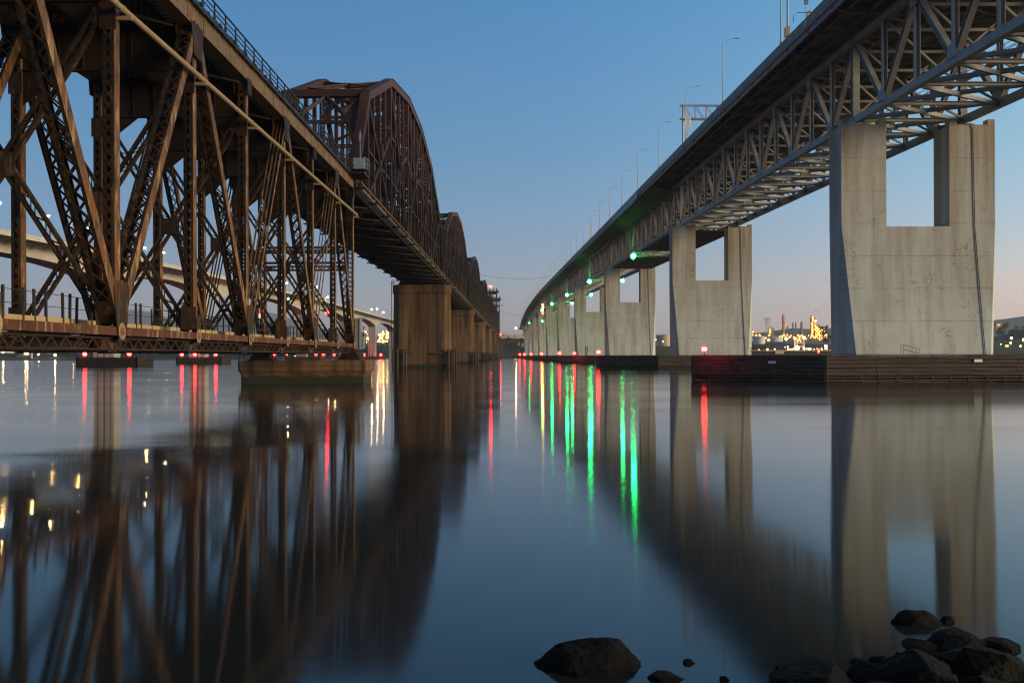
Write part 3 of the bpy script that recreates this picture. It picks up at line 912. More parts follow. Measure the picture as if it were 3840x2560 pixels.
    for k in range(0, 13):
        m = MB(org); u = uu(k)
        m.hbeam((VL, u, 25.55), (VR, u, 25.55), 0.5, 1.6, 0.06, (0, 1, 0))
        m.beam((VL - 1.6, u, 25.9), (VR + 1.6, u, 25.9), 0.25, 0.35, (0, 1, 0))
        m.box((VL - 0.4, u - 0.5, 24.7), (VL + 0.4, u + 0.5, 24.85)); m.box((VR - 0.4, u - 0.5, 24.7), (VR + 0.4, u + 0.5, 24.85))
        part('floor_beam', 'dark_steel', m)
    for vs in (-24.7, -27.0, -29.2, -31.5):
        m = MB(org); m.hbeam((vs, uu(0), 26.2), (vs, uu(12), 26.2), 0.36, 1.2, 0.05); part('stringer', 'dark_steel', m)
    m = MB(org)
    for k in range(12):
        for a, b in ((VL, VR), (VR, VL)): m.beam((a, uu(k), 25.2), (b, uu(k + 1), 25.2), 0.35, 0.2)
    part('bottom_lateral', 'dark_steel', m)
    m = MB(org); y = uu(0)
    while y < uu(12):
        m.box((VL + 1.0, y, 26.84), (VR - 1.0, y + 0.3, 27.06)); y += 0.8
    part('sleeper_deck', 'timber', m)
    return t
ts = build_through_span()
for k in range(1, 7):
    dup(ts, RAIL.pt(VC, S0 + 160.9 * k, 24.4), label='rust red arched through truss railway span, %s of the row counting away from the camera' % ORDN[k])

# ---------------------------------------------------------------- lift towers far along the railway line
def build_lift_tower(u, label):
    org = (VC, u, 26)
    t = thing('lift_tower', label, 'lift tower', RAIL, org, group='lift towers of the railway bridge')
    for s in (VR, VL):
        for q in (-6, 6):
            m = MB(org); lace(m, (s, u + q, 26), (s, u + q, 74), 1.2, 1.2, 2.0, bar=0.16); m.build('leg', 'red_steel', t)
    m = MB(org)
    for j in range(6):
        z0, z1 = 27 + j * 7.8, 27 + (j + 1) * 7.8
        for q in (-6, 6):
            m.beam((VL, u + q, z1), (VR, u + q, z1), 0.5, 0.5, (0, 1, 0))
            if j > 0:
                m.beam((VL, u + q, z0), (VR, u + q, z1), 0.4, 0.4, (0, 1, 0)); m.beam((VR, u + q, z0), (VL, u + q, z1), 0.4, 0.4, (0, 1, 0))
        for s in (VR, VL):
            m.beam((s, u - 6, z1), (s, u + 6, z1), 0.5, 0.5)
            m.beam((s, u - 6, z0), (s, u + 6, z1), 0.4, 0.4); m.beam((s, u + 6, z0), (s, u - 6, z1), 0.4, 0.4)
    m.build('bracing', 'red_steel', t)
    m = MB(org)
    m.box((VL - 1.5, u - 7, 73.6), (VR + 2.5, u + 7, 74.4)); m.box((VL - 0.5, u - 6, 71), (VR + 0.5, u - 5.5, 73.6))
    rail_loop(m, [(VL - 1.4, u - 6.9, 74.4), (VR + 2.4, u - 6.9, 74.4), (VR + 2.4, u + 6.9, 74.4)], 1.4, 2.0, 0.07)
    m.box((VR + 0.5, u - 6, 66), (VR + 4.5, u - 4, 66.5)); m.beam((VR + 4.2, u - 5, 66.5), (VR + 4.2, u - 5, 69), 0.2, 0.2)
    m.build('platform', 'dark_steel', t)
    for x in (VL, VL + 4, VR - 4, VR):
        m = MB(org); m.tube([(x - 0.5, u, 76.2), (x + 0.5, u, 76.2)], 2.2, 14, False); m.box((x - 0.9, u - 2.4, 74.4), (x + 0.9, u + 2.4, 76)); m.build('sheave', 'dark_steel', t)
    return t
build_lift_tower(1102, 'rusty steel lift tower with sheaves on top, nearer of the far pair')
build_lift_tower(1254, 'rusty steel lift tower half hidden behind the nearer lift tower')

# signal cabinet and stand beside the portal of the nearest arched span
o_ = (-20.6, 131.0, 27.3)
t = thing('signal_platform', 'small railed steel platform with a pale equipment cabinet beside the first arched portal', 'signal platform', RAIL, o_)
m = MB(o_)
for k in range(4): m.box((-21.3, 127.6 + k * 0.9, 27.5 + k * 0.12), (-19.4, 128.3 + k * 0.9, 27.62 + k * 0.12))
m.box((-21.3, 127.6, 27.0), (-19.5, 132.0, 27.3))
m.build('deck', 'dark_steel', t)
m = MB(o_); m.box((-21.4, 130.6, 27.9), (-20.0, 131.6, 29.6)); m.build('cabinet', 'galvanised', t)
m = MB(o_); rail_loop(m, [(-19.5, 127.6, 27.6), (-19.5, 132.0, 28.0)], 1.5, 1.4, 0.03); m.build('railing', 'galvanised', t)
m = MB(o_); m.beam((-20.3, 129.6, 27.6), (-20.3, 129.6, 33.0), 0.10, 0.10); m.box((-20.45, 129.45, 31.6), (-20.15, 129.6, 32.6)); m.build('signal_post', 'galvanised', t)

# ================================================================ the grey highway bridge on the right
HL, HR = 51.7, 67.1
HC = (HL + HR) / 2
DL, DR = 44.4, 74.4
ZK = [(0, 48.6), (133, 51.0), (232, 53.0), (408, 55.9), (513, 57.9), (668, 60.6), (820, 63.2), (950, 65.2), (1083, 66.3), (1285, 66.0), (1400, 64.2), (1520, 60.6), (1641, 54.8), (1782, 45.5)]
def zd(u):
    if u <= ZK[0][0]: return ZK[0][1]
    for i, ((a, za), (b, zb)) in enumerate(zip(ZK, ZK[1:])):
        if a <= u <= b:
            s = (u - a) / (b - a)
            p0 = ZK[max(i - 1, 0)]; p3 = ZK[min(i + 2, len(ZK) - 1)]
            m0 = (zb - p0[1]) / (b - p0[0]) * (b - a); m1 = (p3[1] - za) / (p3[0] - a) * (b - a)
            return (2 * s**3 - 3 * s**2 + 1) * za + (s**3 - 2 * s**2 + s) * m0 + (-2 * s**3 + 3 * s**2) * zb + (s**3 - s**2) * m1
    return ZK[-1][1]
def zb(u): return zd(u) - 14.3
def zt(u): return zb(u) + 11.3
PAN = 160.9 / 16
def hu(j): return 141.5 + PAN * j
PIERS = [141.5, 272.3] + [272.3 + 160.9 * k for k in range(1, 10)]
SPAN_J = [(-13, 0), (0, 13)] + [(13 + 16 * k, 29 + 16 * k) for k in range(9)]
SPAN_NAME = ['grey steel deck truss highway span nearest the camera, cut off at the top right',
             'grey steel deck truss highway span between the nearest and second portal piers',
             'grey deck truss highway span beyond the second portal pier, over the dark work platform']

def build_road_span(i):
    j0, j1 = SPAN_J[i]
    ua, ub = hu(j0), hu(j1)
    org = (HC, ua, zb(ua))
    lab = SPAN_NAME[i] if i < 3 else 'dark grey deck truss highway span, %s of the spans counting away from the camera' % ORDN[i]
    t = thing('highway_truss_span', lab, 'truss span', ROAD, org, group='highway deck truss spans')
    lvl = 0 if i < 4 else 1
    def part(name, mat, mb): return mb.build(name, mat, t)
    J = range(j0, j1 + 1)
    g = 0.12                                                   # open joint between spans
    for s in (HL, HR):
        mb_, mt_ = MB(org), MB(org)
        for j in range(j0, j1):
            a, b = hu(j) + (g if j == j0 else 0), hu(j + 1) - (g if j == j1 - 1 else 0)
            mb_.beam((s, a, zb(a)), (s, b, zb(b)), 0.82, 1.0)
            mt_.beam((s, a, zt(a)), (s, b, zt(b)), 0.82, 1.05)
            mt_.beam((s, a, zt(a) + 0.56), (s, b, zt(b) + 0.56), 1.05, 0.06)
            if lvl == 0:
                if (j - 0) % 2 == 1 or True:
                    c = hu(j)
                    if j > j0: mb_.beam((s, c - 1.5, zb(c - 1.5)), (s, c + 1.5, zb(c + 1.5)), 0.90, 0.74)
        part('bottom_chord', 'grey_steel', mb_)
        part('top_chord', 'dark_grey_steel', mt_)
        web = MB(org)
        for j in J:
            if j == j1 and i + 1 < len(SPAN_J): continue        # the shared post belongs to the next span
            u = hu(j) + (0.5 if j == j0 else 0)
            m = MB(org) if lvl == 0 else web
            if j == j0 and i > 0:
                m.hbeam((s, u, zb(u) - 0.2), (s, u, zt(u) - 0.4), 0.95, 1.0, 0.07)
                for q in range(7): m.box((s - 0.56, u - 0.52, zb(u) + 1.2 + q * 1.4), (s + 0.3, u - 0.5, zb(u) + 1.75 + q * 1.4))
            else:
                m.hbeam((s, u, zb(u) + 0.4), (s, u, zt(u) - 0.4), 0.66, 0.62, 0.06, (0, 1, 0))
            if lvl == 0: part('vertical', 'grey_steel', m)
        for j in range(j0, j1):
            m = MB(org) if lvl == 0 else web
            lo, hi = (j + 1, j) if j % 2 == 0 else (j, j + 1)
            m.hbeam((s, hu(lo), zb(hu(lo)) + 0.3), (s, hu(hi), zt(hu(hi)) - 0.3), 0.70, 0.72, 0.07)
            if lvl == 0: part('diagonal', 'grey_steel', m)
        if lvl == 0:
            for j in J:
                if j in (j0, j1): continue
                u = hu(j)
                z, d = (zb(u), 1) if j % 2 else (zt(u), -1)
                for q in (-1, 1):
                    x = s + q * 0.425; m = MB(org)
                    p = [(-1.25, 0.1), (1.25, 0.1), (1.0, 1.9), (-1.0, 1.9)]
                    p = [(u + a, z + d * b) for a, b in p]
                    m.loft([(x, a, b) for a, b in p], [(x + q * 0.025, a, b) for a, b in p])
                    part('gusset', 'grey_steel', m)
        else:
            part('web', 'grey_steel', web)
    fbm = MB(org); strut = MB(org)
    for j in J:
        if j == j1: continue
        u = hu(j) + (g if j == j0 else 0); z1 = zd(u) - 1.25; z0 = zt(u) + 0.60
        m = MB(org) if lvl == 0 else fbm
        m.hbeam((HL - 0.3, u, (z0 + z1) / 2), (HR + 0.3, u, (z0 + z1) / 2), 0.4, z1 - z0, 0.05, (0, 1, 0))
        for s, e in ((HL - 0.3, DL + 0.25), (HR + 0.3, DR - 0.25)):
            q = 1 if e > s else -1
            e2 = s + q * 4.4
            poly = [(s, z0), (e2, z0 + 0.02), (e, z1 - 0.55), (e, z1), (s, z1)]
            m.loft([(x, u - 0.03, z) for x, z in poly], [(x, u + 0.03, z) for x, z in poly])
            m.beam((s, u, z0 - 0.02), (e2, u, z0), 0.4, 0.05, (0, 1, 0)); m.beam((e2, u, z0), (e, u, z1 - 0.56), 0.4, 0.05, (0, 1, 0))
            for k in range(1, 4):
                x = s + (e - s) * k / 4; m.box((min(x, x + .03), u - 0.18, z0 + 0.05 + (0.5 if k == 3 else 0)), (max(x, x + .03), u + 0.18, z1))
        if lvl == 0: part('floor_beam', 'dark_grey_steel', m)
        if i < 6:
            m = MB(org) if lvl == 0 else strut
            m.hbeam((HL + 0.4, u, zb(u)), (HR - 0.4, u, zb(u)), 0.5, 0.5, 0.05, (0, 1, 0))
            if lvl == 0: part('bottom_strut', 'grey_steel', m)
            u2 = hu(j + 1); zm0, zm1 = zb(u) - 0.1, zb(u2) - 0.1
            for a, b in ((HL, HR), (HR, HL)):
                m = MB(org) if lvl == 0 else strut
                off = 0.0 if a < b else 0.3
                m.hbeam((a + (0.4 if a < b else -0.4), u + 0.2, zm0 + off), (b + (-0.4 if a < b else 0.4), u2 - 0.2, zm1 + off), 0.55, 0.36, 0.05, (0, 0, 1))
                if lvl == 0: part('bottom_lateral', 'grey_steel', m)
            if lvl == 0 or j % 2:
                m = MB(org) if lvl == 0 else strut
                for a, b in (((HL + 0.3, u, zt(u) - 0.5), (HC, u, zb(u) + 4.2)), ((HR - 0.3, u, zt(u) - 0.5), (HC, u, zb(u) + 4.2)),
                             ((HL + 0.3, u, zb(u) + 0.3), (HC, u, zb(u) + 4.2)), ((HR - 0.3, u, zb(u) + 0.3), (HC, u, zb(u) + 4.2))):
                    m.beam(a, b, 0.3, 0.26, (0, 1, 0))
                m.beam((HL + 0.3, u, zt(u) - 1.6), (HR - 0.3, u, zt(u) - 1.6), 0.3, 0.4, (0, 1, 0))
                if lvl == 0: part('sway_frame', 'grey_steel', m)
            if lvl == 0:
                m = MB(org)
                for a, b in ((HL, HR), (HR, HL)):
                    m.beam((a, u, zt(u) + 0.2), (b, u2, zt(u2) + 0.2), 0.32, 0.3)
                part('top_lateral', 'grey_steel', m)
    if lvl:
        part('floor_beams', 'dark_grey_steel', fbm)
        if i < 6: part('bracing', 'grey_steel', strut)
    n = j1 - j0
    us = [ua + g] + [hu(j0 + k) for k in range(1, n)] + [ub - g]
    def along(mb, v0, v1, za, zb_, f=zd):
        """prism following the deck profile between heights f+za and f+zb_"""
        for a, b in zip(us, us[1:]):
            mb.loft([(v0, a, f(a) + za), (v1, a, f(a) + za), (v1, a, f(a) + zb_), (v0, a, f(a) + zb_)],
                    [(v0, b, f(b) + za), (v1, b, f(b) + za), (v1, b, f(b) + zb_), (v0, b, f(b) + zb_)], a == us[0] or b == us[-1])
    m = MB(org); along(m, DL, DR, -1.25, -0.98); part('deck_slab', 'deck_concrete', m)
    for v0, v1, e in ((DL - 0.02, DL + 0.36, -1), (DR - 0.36, DR + 0.02, 1)):
        m = MB(org); along(m, v0, v1, -0.976, -0.12); along(m, v0 - 0.04, v1 + 0.04, -0.12, 0.0)
        part('barrier', 'deck_concrete', m)
        m = MB(org); x = v0 if e < 0 else v1
        along(m, min(x, x + e * 0.10), max(x, x + e * 0.10), -1.62, -1.50); part('conduit', 'galvanised', m)
        m = MB(org); x = v0 + 0.5 if e < 0 else v1 - 0.8
        along(m, x, x + 0.3, -2.15, -1.27); part('fascia_beam', 'dark_grey_steel', m)
    for k in range(9):
        if lvl and k % 2: continue
        v = DL + 2.4 + k * 3.15
        m = MB(org); along(m, v - 0.2, v + 0.2, -2.05, -1.27); part('stringer', 'dark_grey_steel', m)
    if lvl == 0:
        m = MB(org); along(m, HC - 1.6, HC - 0.3, 1.0, 1.08, zb)
        for v in (HC - 1.6, HC - 0.3):
            for q in (1.6, 2.15): along(m, v - 0.03, v + 0.03, q, q + 0.06, zb)
            for j in range(2 * n):
                u = ua + 1 + j * PAN / 2; m.beam((v, u, zb(u) + 1.0), (v, u, zb(u) + 2.2), 0.06, 0.06)
        part('inspection_walkway', 'galvanised', m)
    return t
for i in range(len(SPAN_J)): build_road_span(i)

# work platform hung under the third span with its dark sheeting
ua, ub = 278.0, 428.0
org = (HC, ua, zb(ua) - 1.4)
t = thing('work_platform', 'dark sheeted work platform slung under the third highway span beyond the second portal pier', 'work platform', ROAD, org)
m = MB(org)
n = 12
for k in range(n):
    a, b = ua + (ub - ua) * k / n, ua + (ub - ua) * (k + 1) / n
    if 340 < a < 365:
        if m.v: m.build('platform_deck', 'tarp', t); m = MB(org)
        continue
    m.loft([(HL - 1.0, a, zb(a) - 1.3), (HR + 1.0, a, zb(a) - 1.3), (HR + 1.0, a, zb(a) - 1.05), (HL - 1.0, a, zb(a) - 1.05)],
           [(HL - 1.0, b, zb(b) - 1.3), (HR + 1.0, b, zb(b) - 1.3), (HR + 1.0, b, zb(b) - 1.05), (HL - 1.0, b, zb(b) - 1.05)])
m.build('platform_deck', 'tarp', t)
m = MB(org)
for k in range(60):
    u = ua + (ub - ua) * k / 60
    for v in (HL - 1.0, HR + 1.0): m.beam((v, u, zb(u) - 1.1), (v, u, zb(u) + 0.1), 0.06, 0.06)
    for v in (HL + 2, HC, HR - 2): m.beam((v, u, zb(u) - 1.3 - random.uniform(0.2, 1.4)), (v, u, zb(u) - 1.2), 0.07, 0.07)
for v in (HL - 1.0, HR + 1.0): m.beam((v, ua, zb(ua) - 0.2), (v, ub, zb(ub) - 0.2), 0.06, 0.06)
m.build('hangers', 'dark_steel', t)
m = MB(org)
for k in range(14):
    a, b = 281 + 10.2 * k, 281 + 10.2 * (k + 1)
    m.loft([(HL - 6.6, a, zd(a) - 2.5), (HL - 0.9, a, zt(a) - 0.9), (HL - 0.9, a, zt(a) - 0.8), (HL - 6.6, a, zd(a) - 2.4)],
           [(HL - 6.6, b, zd(b) - 2.5), (HL - 0.9, b, zt(b) - 0.9), (HL - 0.9, b, zt(b) - 0.8), (HL - 6.6, b, zd(b) - 2.4)])
m.build('overhang_sheeting', 'tarp', t)
m = MB(org)
for k in range(5):
    a, b = 306 + 13 * k, 306 + 13 * (k + 1)
    m.loft([(DL - 0.14, a, zd(a) - 2.6 - (k % 2) * .3), (DL - 0.12, b, zd(b) - 2.6 - ((k + 1) % 2) * .3), (DL - 0.12, b, zd(b) - 0.5), (DL - 0.14, a, zd(a) - 0.5)],
           [(DL - 0.10, a, zd(a) - 2.6 - (k % 2) * .3), (DL - 0.08, b, zd(b) - 2.6 - ((k + 1) % 2) * .3), (DL - 0.08, b, zd(b) - 0.5), (DL - 0.10, a, zd(a) - 0.5)])
m.build('edge_sheet', 'blue_tarp', t)

# ---------------------------------------------------------------- concrete portal piers
PT = {0: (21.3, 35.6), 1: (23.0, 37.3), 2: (25.6, 40.6), 3: (28.4, 43.0), 4: (31.0, 45.4), 5: (33.0, 47.6)}
def build_pier(i):
    uc = PIERS[i]
    top = zb(uc) - 1.25
    notch = top - (14.4 if i else 14.2)
    org = (HC, uc, 0)
    lab = ['massive pale concrete portal pier at the right, cracked and stained, nearest of its row',
           'pale concrete portal pier, second of its row, left of the refinery lights'][i] if i < 2 else \
          'pale concrete portal pier under the highway, %s of its row counting away from the camera' % ORDN[i]
    t = thing('portal_pier', lab, 'bridge pier', ROAD, org, group='concrete portal piers of the highway')
    a0, a1 = HC - 10.8, HC + 10.8
    def octo(hu_, cv, cu, z):
        return [(a0 + cv, uc - hu_, z), (a1 - cv, uc - hu_, z), (a1, uc - hu_ + cu, z), (a1, uc + hu_ - cu, z),
                (a1 - cv, uc + hu_, z), (a0 + cv, uc + hu_, z), (a0, uc + hu_ - cu, z), (a0, uc - hu_ + cu, z)]
    h = 2.5
    m = MB(org)
    b, c = octo(4.6, 1.9, 3.0, -2.5), octo(h, 0.02, 0.02, notch)
    # straight batter from the base up to the springing
    m.loft(b, c, False); m.raw(c, [tuple(range(8))])
    m.build('shaft', 'pier_concrete', t)
    legs = []
    for v0, v1 in ((a0, a0 + 6.3), (a1 - 6.4, a1)):
        m = MB(org)
        x = [(v0, uc - h, notch), (v1, uc - h, notch), (v1, uc + h, notch), (v0, uc + h, notch)]
        y = [(v0, uc - h, top), (v1, uc - h, top), (v1, uc + h, top), (v0, uc + h, top)]
        m.loft(x, y, False); m.raw(y, [(0, 1, 2, 3)])
        for p, q in ((v0, v0 + 1.05), (v1 - 1.0, v1)):
            for e in (uc - h, uc + h - 1.4):
                m.box((p + 0.003, e + 0.003, top), (q - 0.003, e + 1.4, top + 0.75))
        legs.append(m.build('leg', 'pier_concrete', t))
    for s in (HL, HR):
        m = MB(org)
        m.tube([(s, uc, top), (s, uc, top + 0.45)], 1.45, 24, True)
        m.tube([(s, uc, top + 0.45), (s, uc, top + 0.8)], 0.7, 16, True)
        m.build('bearing', 'galvanised', legs[0 if s == HL else 1])
    if i < 4:
        m = MB(org)
        def ff(z): return uc - (h + (4.6 - h) * (notch - z) / (notch + 2.5) if z < notch else h) - 0.09
        m.tube([(HR - 1.8, uc - 1.2, top + 0.12), (HR - 0.2, ff(top) - 0.02, top + 0.10), (HR - 0.05, ff(top), top - 0.7), (HR + 0.2, ff(notch), notch),
                (HR + 0.5, ff(12), 12), (HR + 0.85, ff(3.5), 3.5)], 0.055, 8)
        m.build('drain_pipe', 'dark_steel', t)
    return t
for i in range(len(PIERS)): build_pier(i)

# ---------------------------------------------------------------- timber fenders round the highway piers
def build_fender(i, label):
    uc = PIERS[i]; org = (HC, uc, 0)
    t = thing('pier_fender', label, 'pier fender', ROAD, org, group='timber fenders round the highway piers')
    ring = [(28.2, uc - 0.6), (43.0, uc - 12.5), (75.8, uc - 12.5), (90.6, uc - 0.6), (90.6, uc + 0.6), (75.8, uc + 12.5), (43.0, uc + 12.5), (28.2, uc + 0.6)]
    def inset(d):
        out = []
        for v, u in ring:
            q = V((v - HC, u - uc)); L = q.length
            out.append((HC + q.x * (1 - d / L), uc + q.y * (1 - d / L)))
        return out
    m = MB(org); r0 = inset(0.55)
    for k in range(len(r0)):
        a, b = r0[k], r0[(k + 1) % len(r0)]
        m.beam((a[0], a[1], 1.7), (b[0], b[1], 1.7), 0.06, 3.3, (b[1] - a[1], a[0] - b[0], 0))
    m.build('backing', 'fender_back', t)
    zs = [3.18, 2.66, 2.14, 1.62, 1.12, 0.64, 0.22, -0.2]
    for q, z in enumerate(zs):
        m = MB(org); hh = 0.44 if q < 5 else 0.16
        for k in range(len(ring)):
            a, b = ring[k], ring[(k + 1) % len(ring)]
            d = (V((*b, 0)) - V((*a, 0))); L = d.length; d.normalize(); n = V((d.y, -d.x, 0))
            x = 0.0
            while x < L - 0.05:                                # planks butt end to end with open joints
                l2 = min(L, x + 6.2 + random.uniform(-0.6, 0.6)) if L - x > 8 else L
                off = n * random.uniform(-0.03, 0.03)
                p, r = V((*a, z)) + d * (x + 0.02) + off, V((*a, z)) + d * (l2 - 0.02) + off
                m.beam(p, r, 0.26, hh, n)
                x = l2
        m.build('wale', 'fender_wale', t)
    m = MB(org)
    for k in range(len(ring)):
        a, b = V((*ring[k], 0)), V((*ring[(k + 1) % len(ring)], 0))
        d = b - a; L = d.length; d.normalize(); n = V((d.y, -d.x, 0)); c = int(L / 2.3)
        for e in range(c + 1):
            p = a + d * (L * e / max(1, c)) - n * 0.28
            m.beam(p + V((0, 0, -2.5)), p + V((0, 0, 3.42)), 0.28, 0.28, d)
            p2 = p + n * 0.47
            if e % 2 == 0:
                for z in zs[:5]: m.ball(p2 + V((0, 0, z)), 0.05, 6, 4)
    m.build('posts', 'pile_timber', t)
    m = MB(org); r1, r2 = inset(0.15), inset(1.9)
    for k in range(len(ring)):
        a, b, c, d = r1[k], r1[(k + 1) % 8], r2[(k + 1) % 8], r2[k]
        m.loft([(*a, 3.44), (*b, 3.44), (*c, 3.44), (*d, 3.44)], [(*a, 3.55), (*b, 3.55), (*c, 3.55), (*d, 3.55)])
    m.box((HC - 10, uc - 11, 3.42), (HC - 7, uc - 4.2, 3.54)); m.box((HC + 6, uc - 11, 3.42), (HC + 9, uc - 4.2, 3.54))
    m.build('walkway', 'timber', t)
    if i == 0:
        for v, uu_ in ((62.2, uc - 12.66), (36.9, uc - 7.72)):
            m = MB(org)
            if v > 50: m.box((v, uu_ - 0.12, 2.55), (v + 1.05, uu_ - 0.06, 2.92))
            else:
                d = (V((43.0 - 28.2, -11.9, 0))).normalized(); n = V((d.y, -d.x, 0)); p = V((v, uu_, 2.6)) + n * 0.2
                m.beam(p, p + d * 1.05, 0.05, 0.36, n)
            m.build('notice_plate', 'sign_white', t)
    return t
build_fender(0, 'dark timber plank fender in the water round the nearest portal pier at the right')
f1 = build_fender(1, 'dark timber plank fender round the second portal pier, behind the nearest fender')
for i in range(2, 10):
    dup(f1, ROAD.pt(HC, PIERS[i], 0), label='dark timber fender round the %s portal pier from the camera' % ORDN[i])

# steps, rails and posts standing on the fender walkways
def stairs(v, u, label):
    o = (v, u, 3.5)
    t = thing('step_rail', label, 'handrail', ROAD, o, group='handrails on the highway fenders')
    for e in (0, 0.9):
        m = MB(o)
        m.beam((v, u + e, 3.5), (v, u + e, 4.9), 0.05, 0.05); m.beam((v + 2.1, u + e, 3.5), (v + 2.1, u + e, 4.35), 0.05, 0.05)
        m.beam((v, u + e, 4.9), (v + 2.1, u + e, 4.35), 0.05, 0.05); m.beam((v, u + e, 4.3), (v + 2.1, u + e, 3.75), 0.05, 0.05)
        m.build('rail', 'yellow_paint' if False else 'flange_steel', t)
stairs(54.6, 132.6, 'pair of sloping step handrails in front of the nearest portal pier')
o = (68.0, 260.5, 3.5)
t = thing('guard_rail', 'small square railed landing on the fender at the right foot of the second portal pier', 'handrail', ROAD, o, group='handrails on the highway fenders')
m = MB(o); rail_loop(m, [(68, 260.5, 3.5), (71.3, 260.5, 3.5), (71.3, 263.5, 3.5), (68, 263.5, 3.5), (68, 260.5, 3.5)], 2.0, 1.1, 0.05); m.build('rail', 'dark_paint', t)
for v, u, lab in ((38.9, 422, 'tall dark post standing on the fender left of the third portal pier'), (39.7, 422.6, 'shorter dark post beside the tall one on the third fender'), (38.0, 582, 'single dark post on the fender of the fourth portal pier')):
    m = MB((v, u, 3.5)); m.tube([(v, u, 3.5), (v + 0.2, u, 7.2)], 0.2, 8); m.ball((v + 0.2, u, 7.2), 0.22, 8, 4)
    x = m.build('mooring_post', 'pile_timber'); x.location = ROAD.pt(v, u, 3.5); x.rotation_euler = (0, 0, ROAD.a)
    tag(x, lab, 'post', 'posts on the fenders')

# ---------------------------------------------------------------- street lamps along the deck edge
def build_deck_lamp():
    t = thing('street_lamp', 'x', 'street lamp', ROAD, (DL + 0.2, 192.7, zd(192.7) - 0.02), group='unlit street lamps along the highway deck')
    m = MB(); m.tube([(0, 0, 0), (0, 0, 11.6)], [0.15, 0.08], 10); m.tube([(0, 0, 0), (0, 0, 0.5)], 0.22, 8); m.box((-0.2, -0.2, -0.3), (0.2, 0.2, 0.05)); m.build('pole', 'galvanised', t)
    m = MB(); m.tube([(0, 0, 11.5), (0.6, 0, 11.98), (1.4, 0, 12.33), (2.4, 0, 12.55)], 0.055, 7); arm = m.build('arm', 'galvanised', t)
    m = MB(); m.box((2.3, -0.17, 12.47), (3.15, 0.17, 12.60)); m.box((2.7, -0.05, 12.6), (2.9, 0.05, 12.72)); m.build('lamp_head', 'galvanised', arm)
    return t
dl = build_deck_lamp()
LU = [154.0, 192.7, 229.6, 267, 306, 344, 381, 416, 453, 492, 530, 570] + [570 + 37.2 * k for k in range(1, 29)]
for k, u in enumerate(LU):
    lab = 'unlit grey street lamp on the highway deck edge, %s counting away from the camera' % ORDN[k]
    if k == 1: dl['label'] = lab
    else: dup(dl, ROAD.pt(DL + 0.2, u, zd(u) - 0.02), label=lab)
o = (DL + 0.15, 150.4, zd(150.4) - 0.02)
t = thing('utility_pole', 'tall galvanised pole with a tan meter box near its foot on the deck edge', 'pole', ROAD, o)
m = MB(o); m.tube([(o[0], o[1], o[2]), (o[0], o[1], o[2] + 13)], [0.17, 0.12], 10); m.build('pole', 'galvanised', t)
m = MB(o); m.box((o[0] - 0.45, o[1] - 0.35, o[2] + 0.1), (o[0] - 0.2, o[1] + 0.25, o[2] + 1.5)); m.box((o[0] - 0.18, o[1] - 0.38, o[2] + 0.3), (o[0] + 0.25, o[1] - 0.18, o[2] + 1.7)); m.build('box', 'pipe_steel', t)

def text(body, size, mat, parent, loc, name='lettering', rot=(R(90), 0, 0)):
    cu = bpy.data.curves.new(name, 'FONT'); cu.body = body; cu.size = size; cu.align_x = 'CENTER'; cu.align_y = 'CENTER'; cu.extrude = 0.008
    tmp = bpy.data.objects.new('tmp_text', cu)
    me = bpy.data.meshes.new_from_object(tmp); bpy.data.objects.remove(tmp)
    me.materials.clear(); me.materials.append(M[mat])
    o = bpy.data.objects.new(name, me); C.objects.link(o); o.parent = parent; o.location = loc; o.rotation_euler = rot
    return o
def speed_sign(u, label):
    z = zd(u)
    t = thing('speed_sign', label, 'road sign', ROAD, (DL + 0.15, u, z), group='speed limit signs on the highway deck')
    m = MB(); m.tube([(0, 0, -0.6), (0, 0, 5.2)], 0.06, 8); m.build('post', 'galvanised', t)
    m = MB(); m.box((-0.68, -0.14, 3.0), (0.68, -0.09, 5.1)); b = m.build('board', 'sign_white', t)
    m = MB(); m.box((-0.68, -0.14, 2.05), (0.68, -0.09, 2.9)); b2 = m.build('lower_board', 'sign_white', t)
    for s_, sz, y in (('TRUCKS', 0.27, 4.88), ('3 AXLES', 0.27, 4.6), ('OR MORE', 0.27, 4.32), ('55', 0.75, 3.76), ('MAXIMUM', 0.25, 3.22)):
        text(s_, sz, 'black', b, (0, -0.15, y))
    text('RADAR', 0.27, 'black', b2, (0, -0.15, 2.64)); text('ENFORCED', 0.24, 'black', b2, (0, -0.15, 2.3))
    return t
speed_sign(227.5, 'white speed sign reading 55 on the deck edge, large, below the overhead sign gantry')
speed_sign(452, 'small white speed sign farther along the highway deck, among the lamp posts')
# overhead sign gantry
u = 233.0; z = zd(u); o = (DL + 0.1, u, z - 0.8)
t = thing('sign_gantry', 'grey box truss sign gantry across the highway deck with the edge of a green sign', 'sign gantry', ROAD, o)
for v in (DL + 0.1, DR - 0.1):
    m = MB(o); m.tube([(v, u, z - 1.0), (v, u, z + 9.0)], 0.22, 10); m.box((v - 0.5, u - 0.5, z - 1.3), (v + 0.5, u + 0.5, z - 0.6)); m.build('post', 'galvanised', t)
m = MB(o)
for q in (-0.5, 0.5):
    for e in (5.7, 8.8): m.beam((DL - 0.6, u + q, z + e), (DR + 0.6, u + q, z + e), 0.16, 0.16)
    v = DL + 0.3
    while v < DR - 2:
        m.beam((v, u + q, z + 5.7), (v, u + q, z + 8.8), 0.09, 0.09); m.beam((v, u + q, z + 8.8), (v + 2.1, u + q, z + 5.7), 0.09, 0.09); v += 2.6
m.box((DL - 0.2, u - 0.9, z + 5.3), (DR, u - 0.2, z + 5.4))
m.build('truss', 'dark_grey_steel', t)
m = MB(o); m.box((DL + 9.6, u - 0.75, z + 6.2), (DL + 17, u - 0.66, z + 9.3)); m.build('sign_panel', 'sign_green', t)
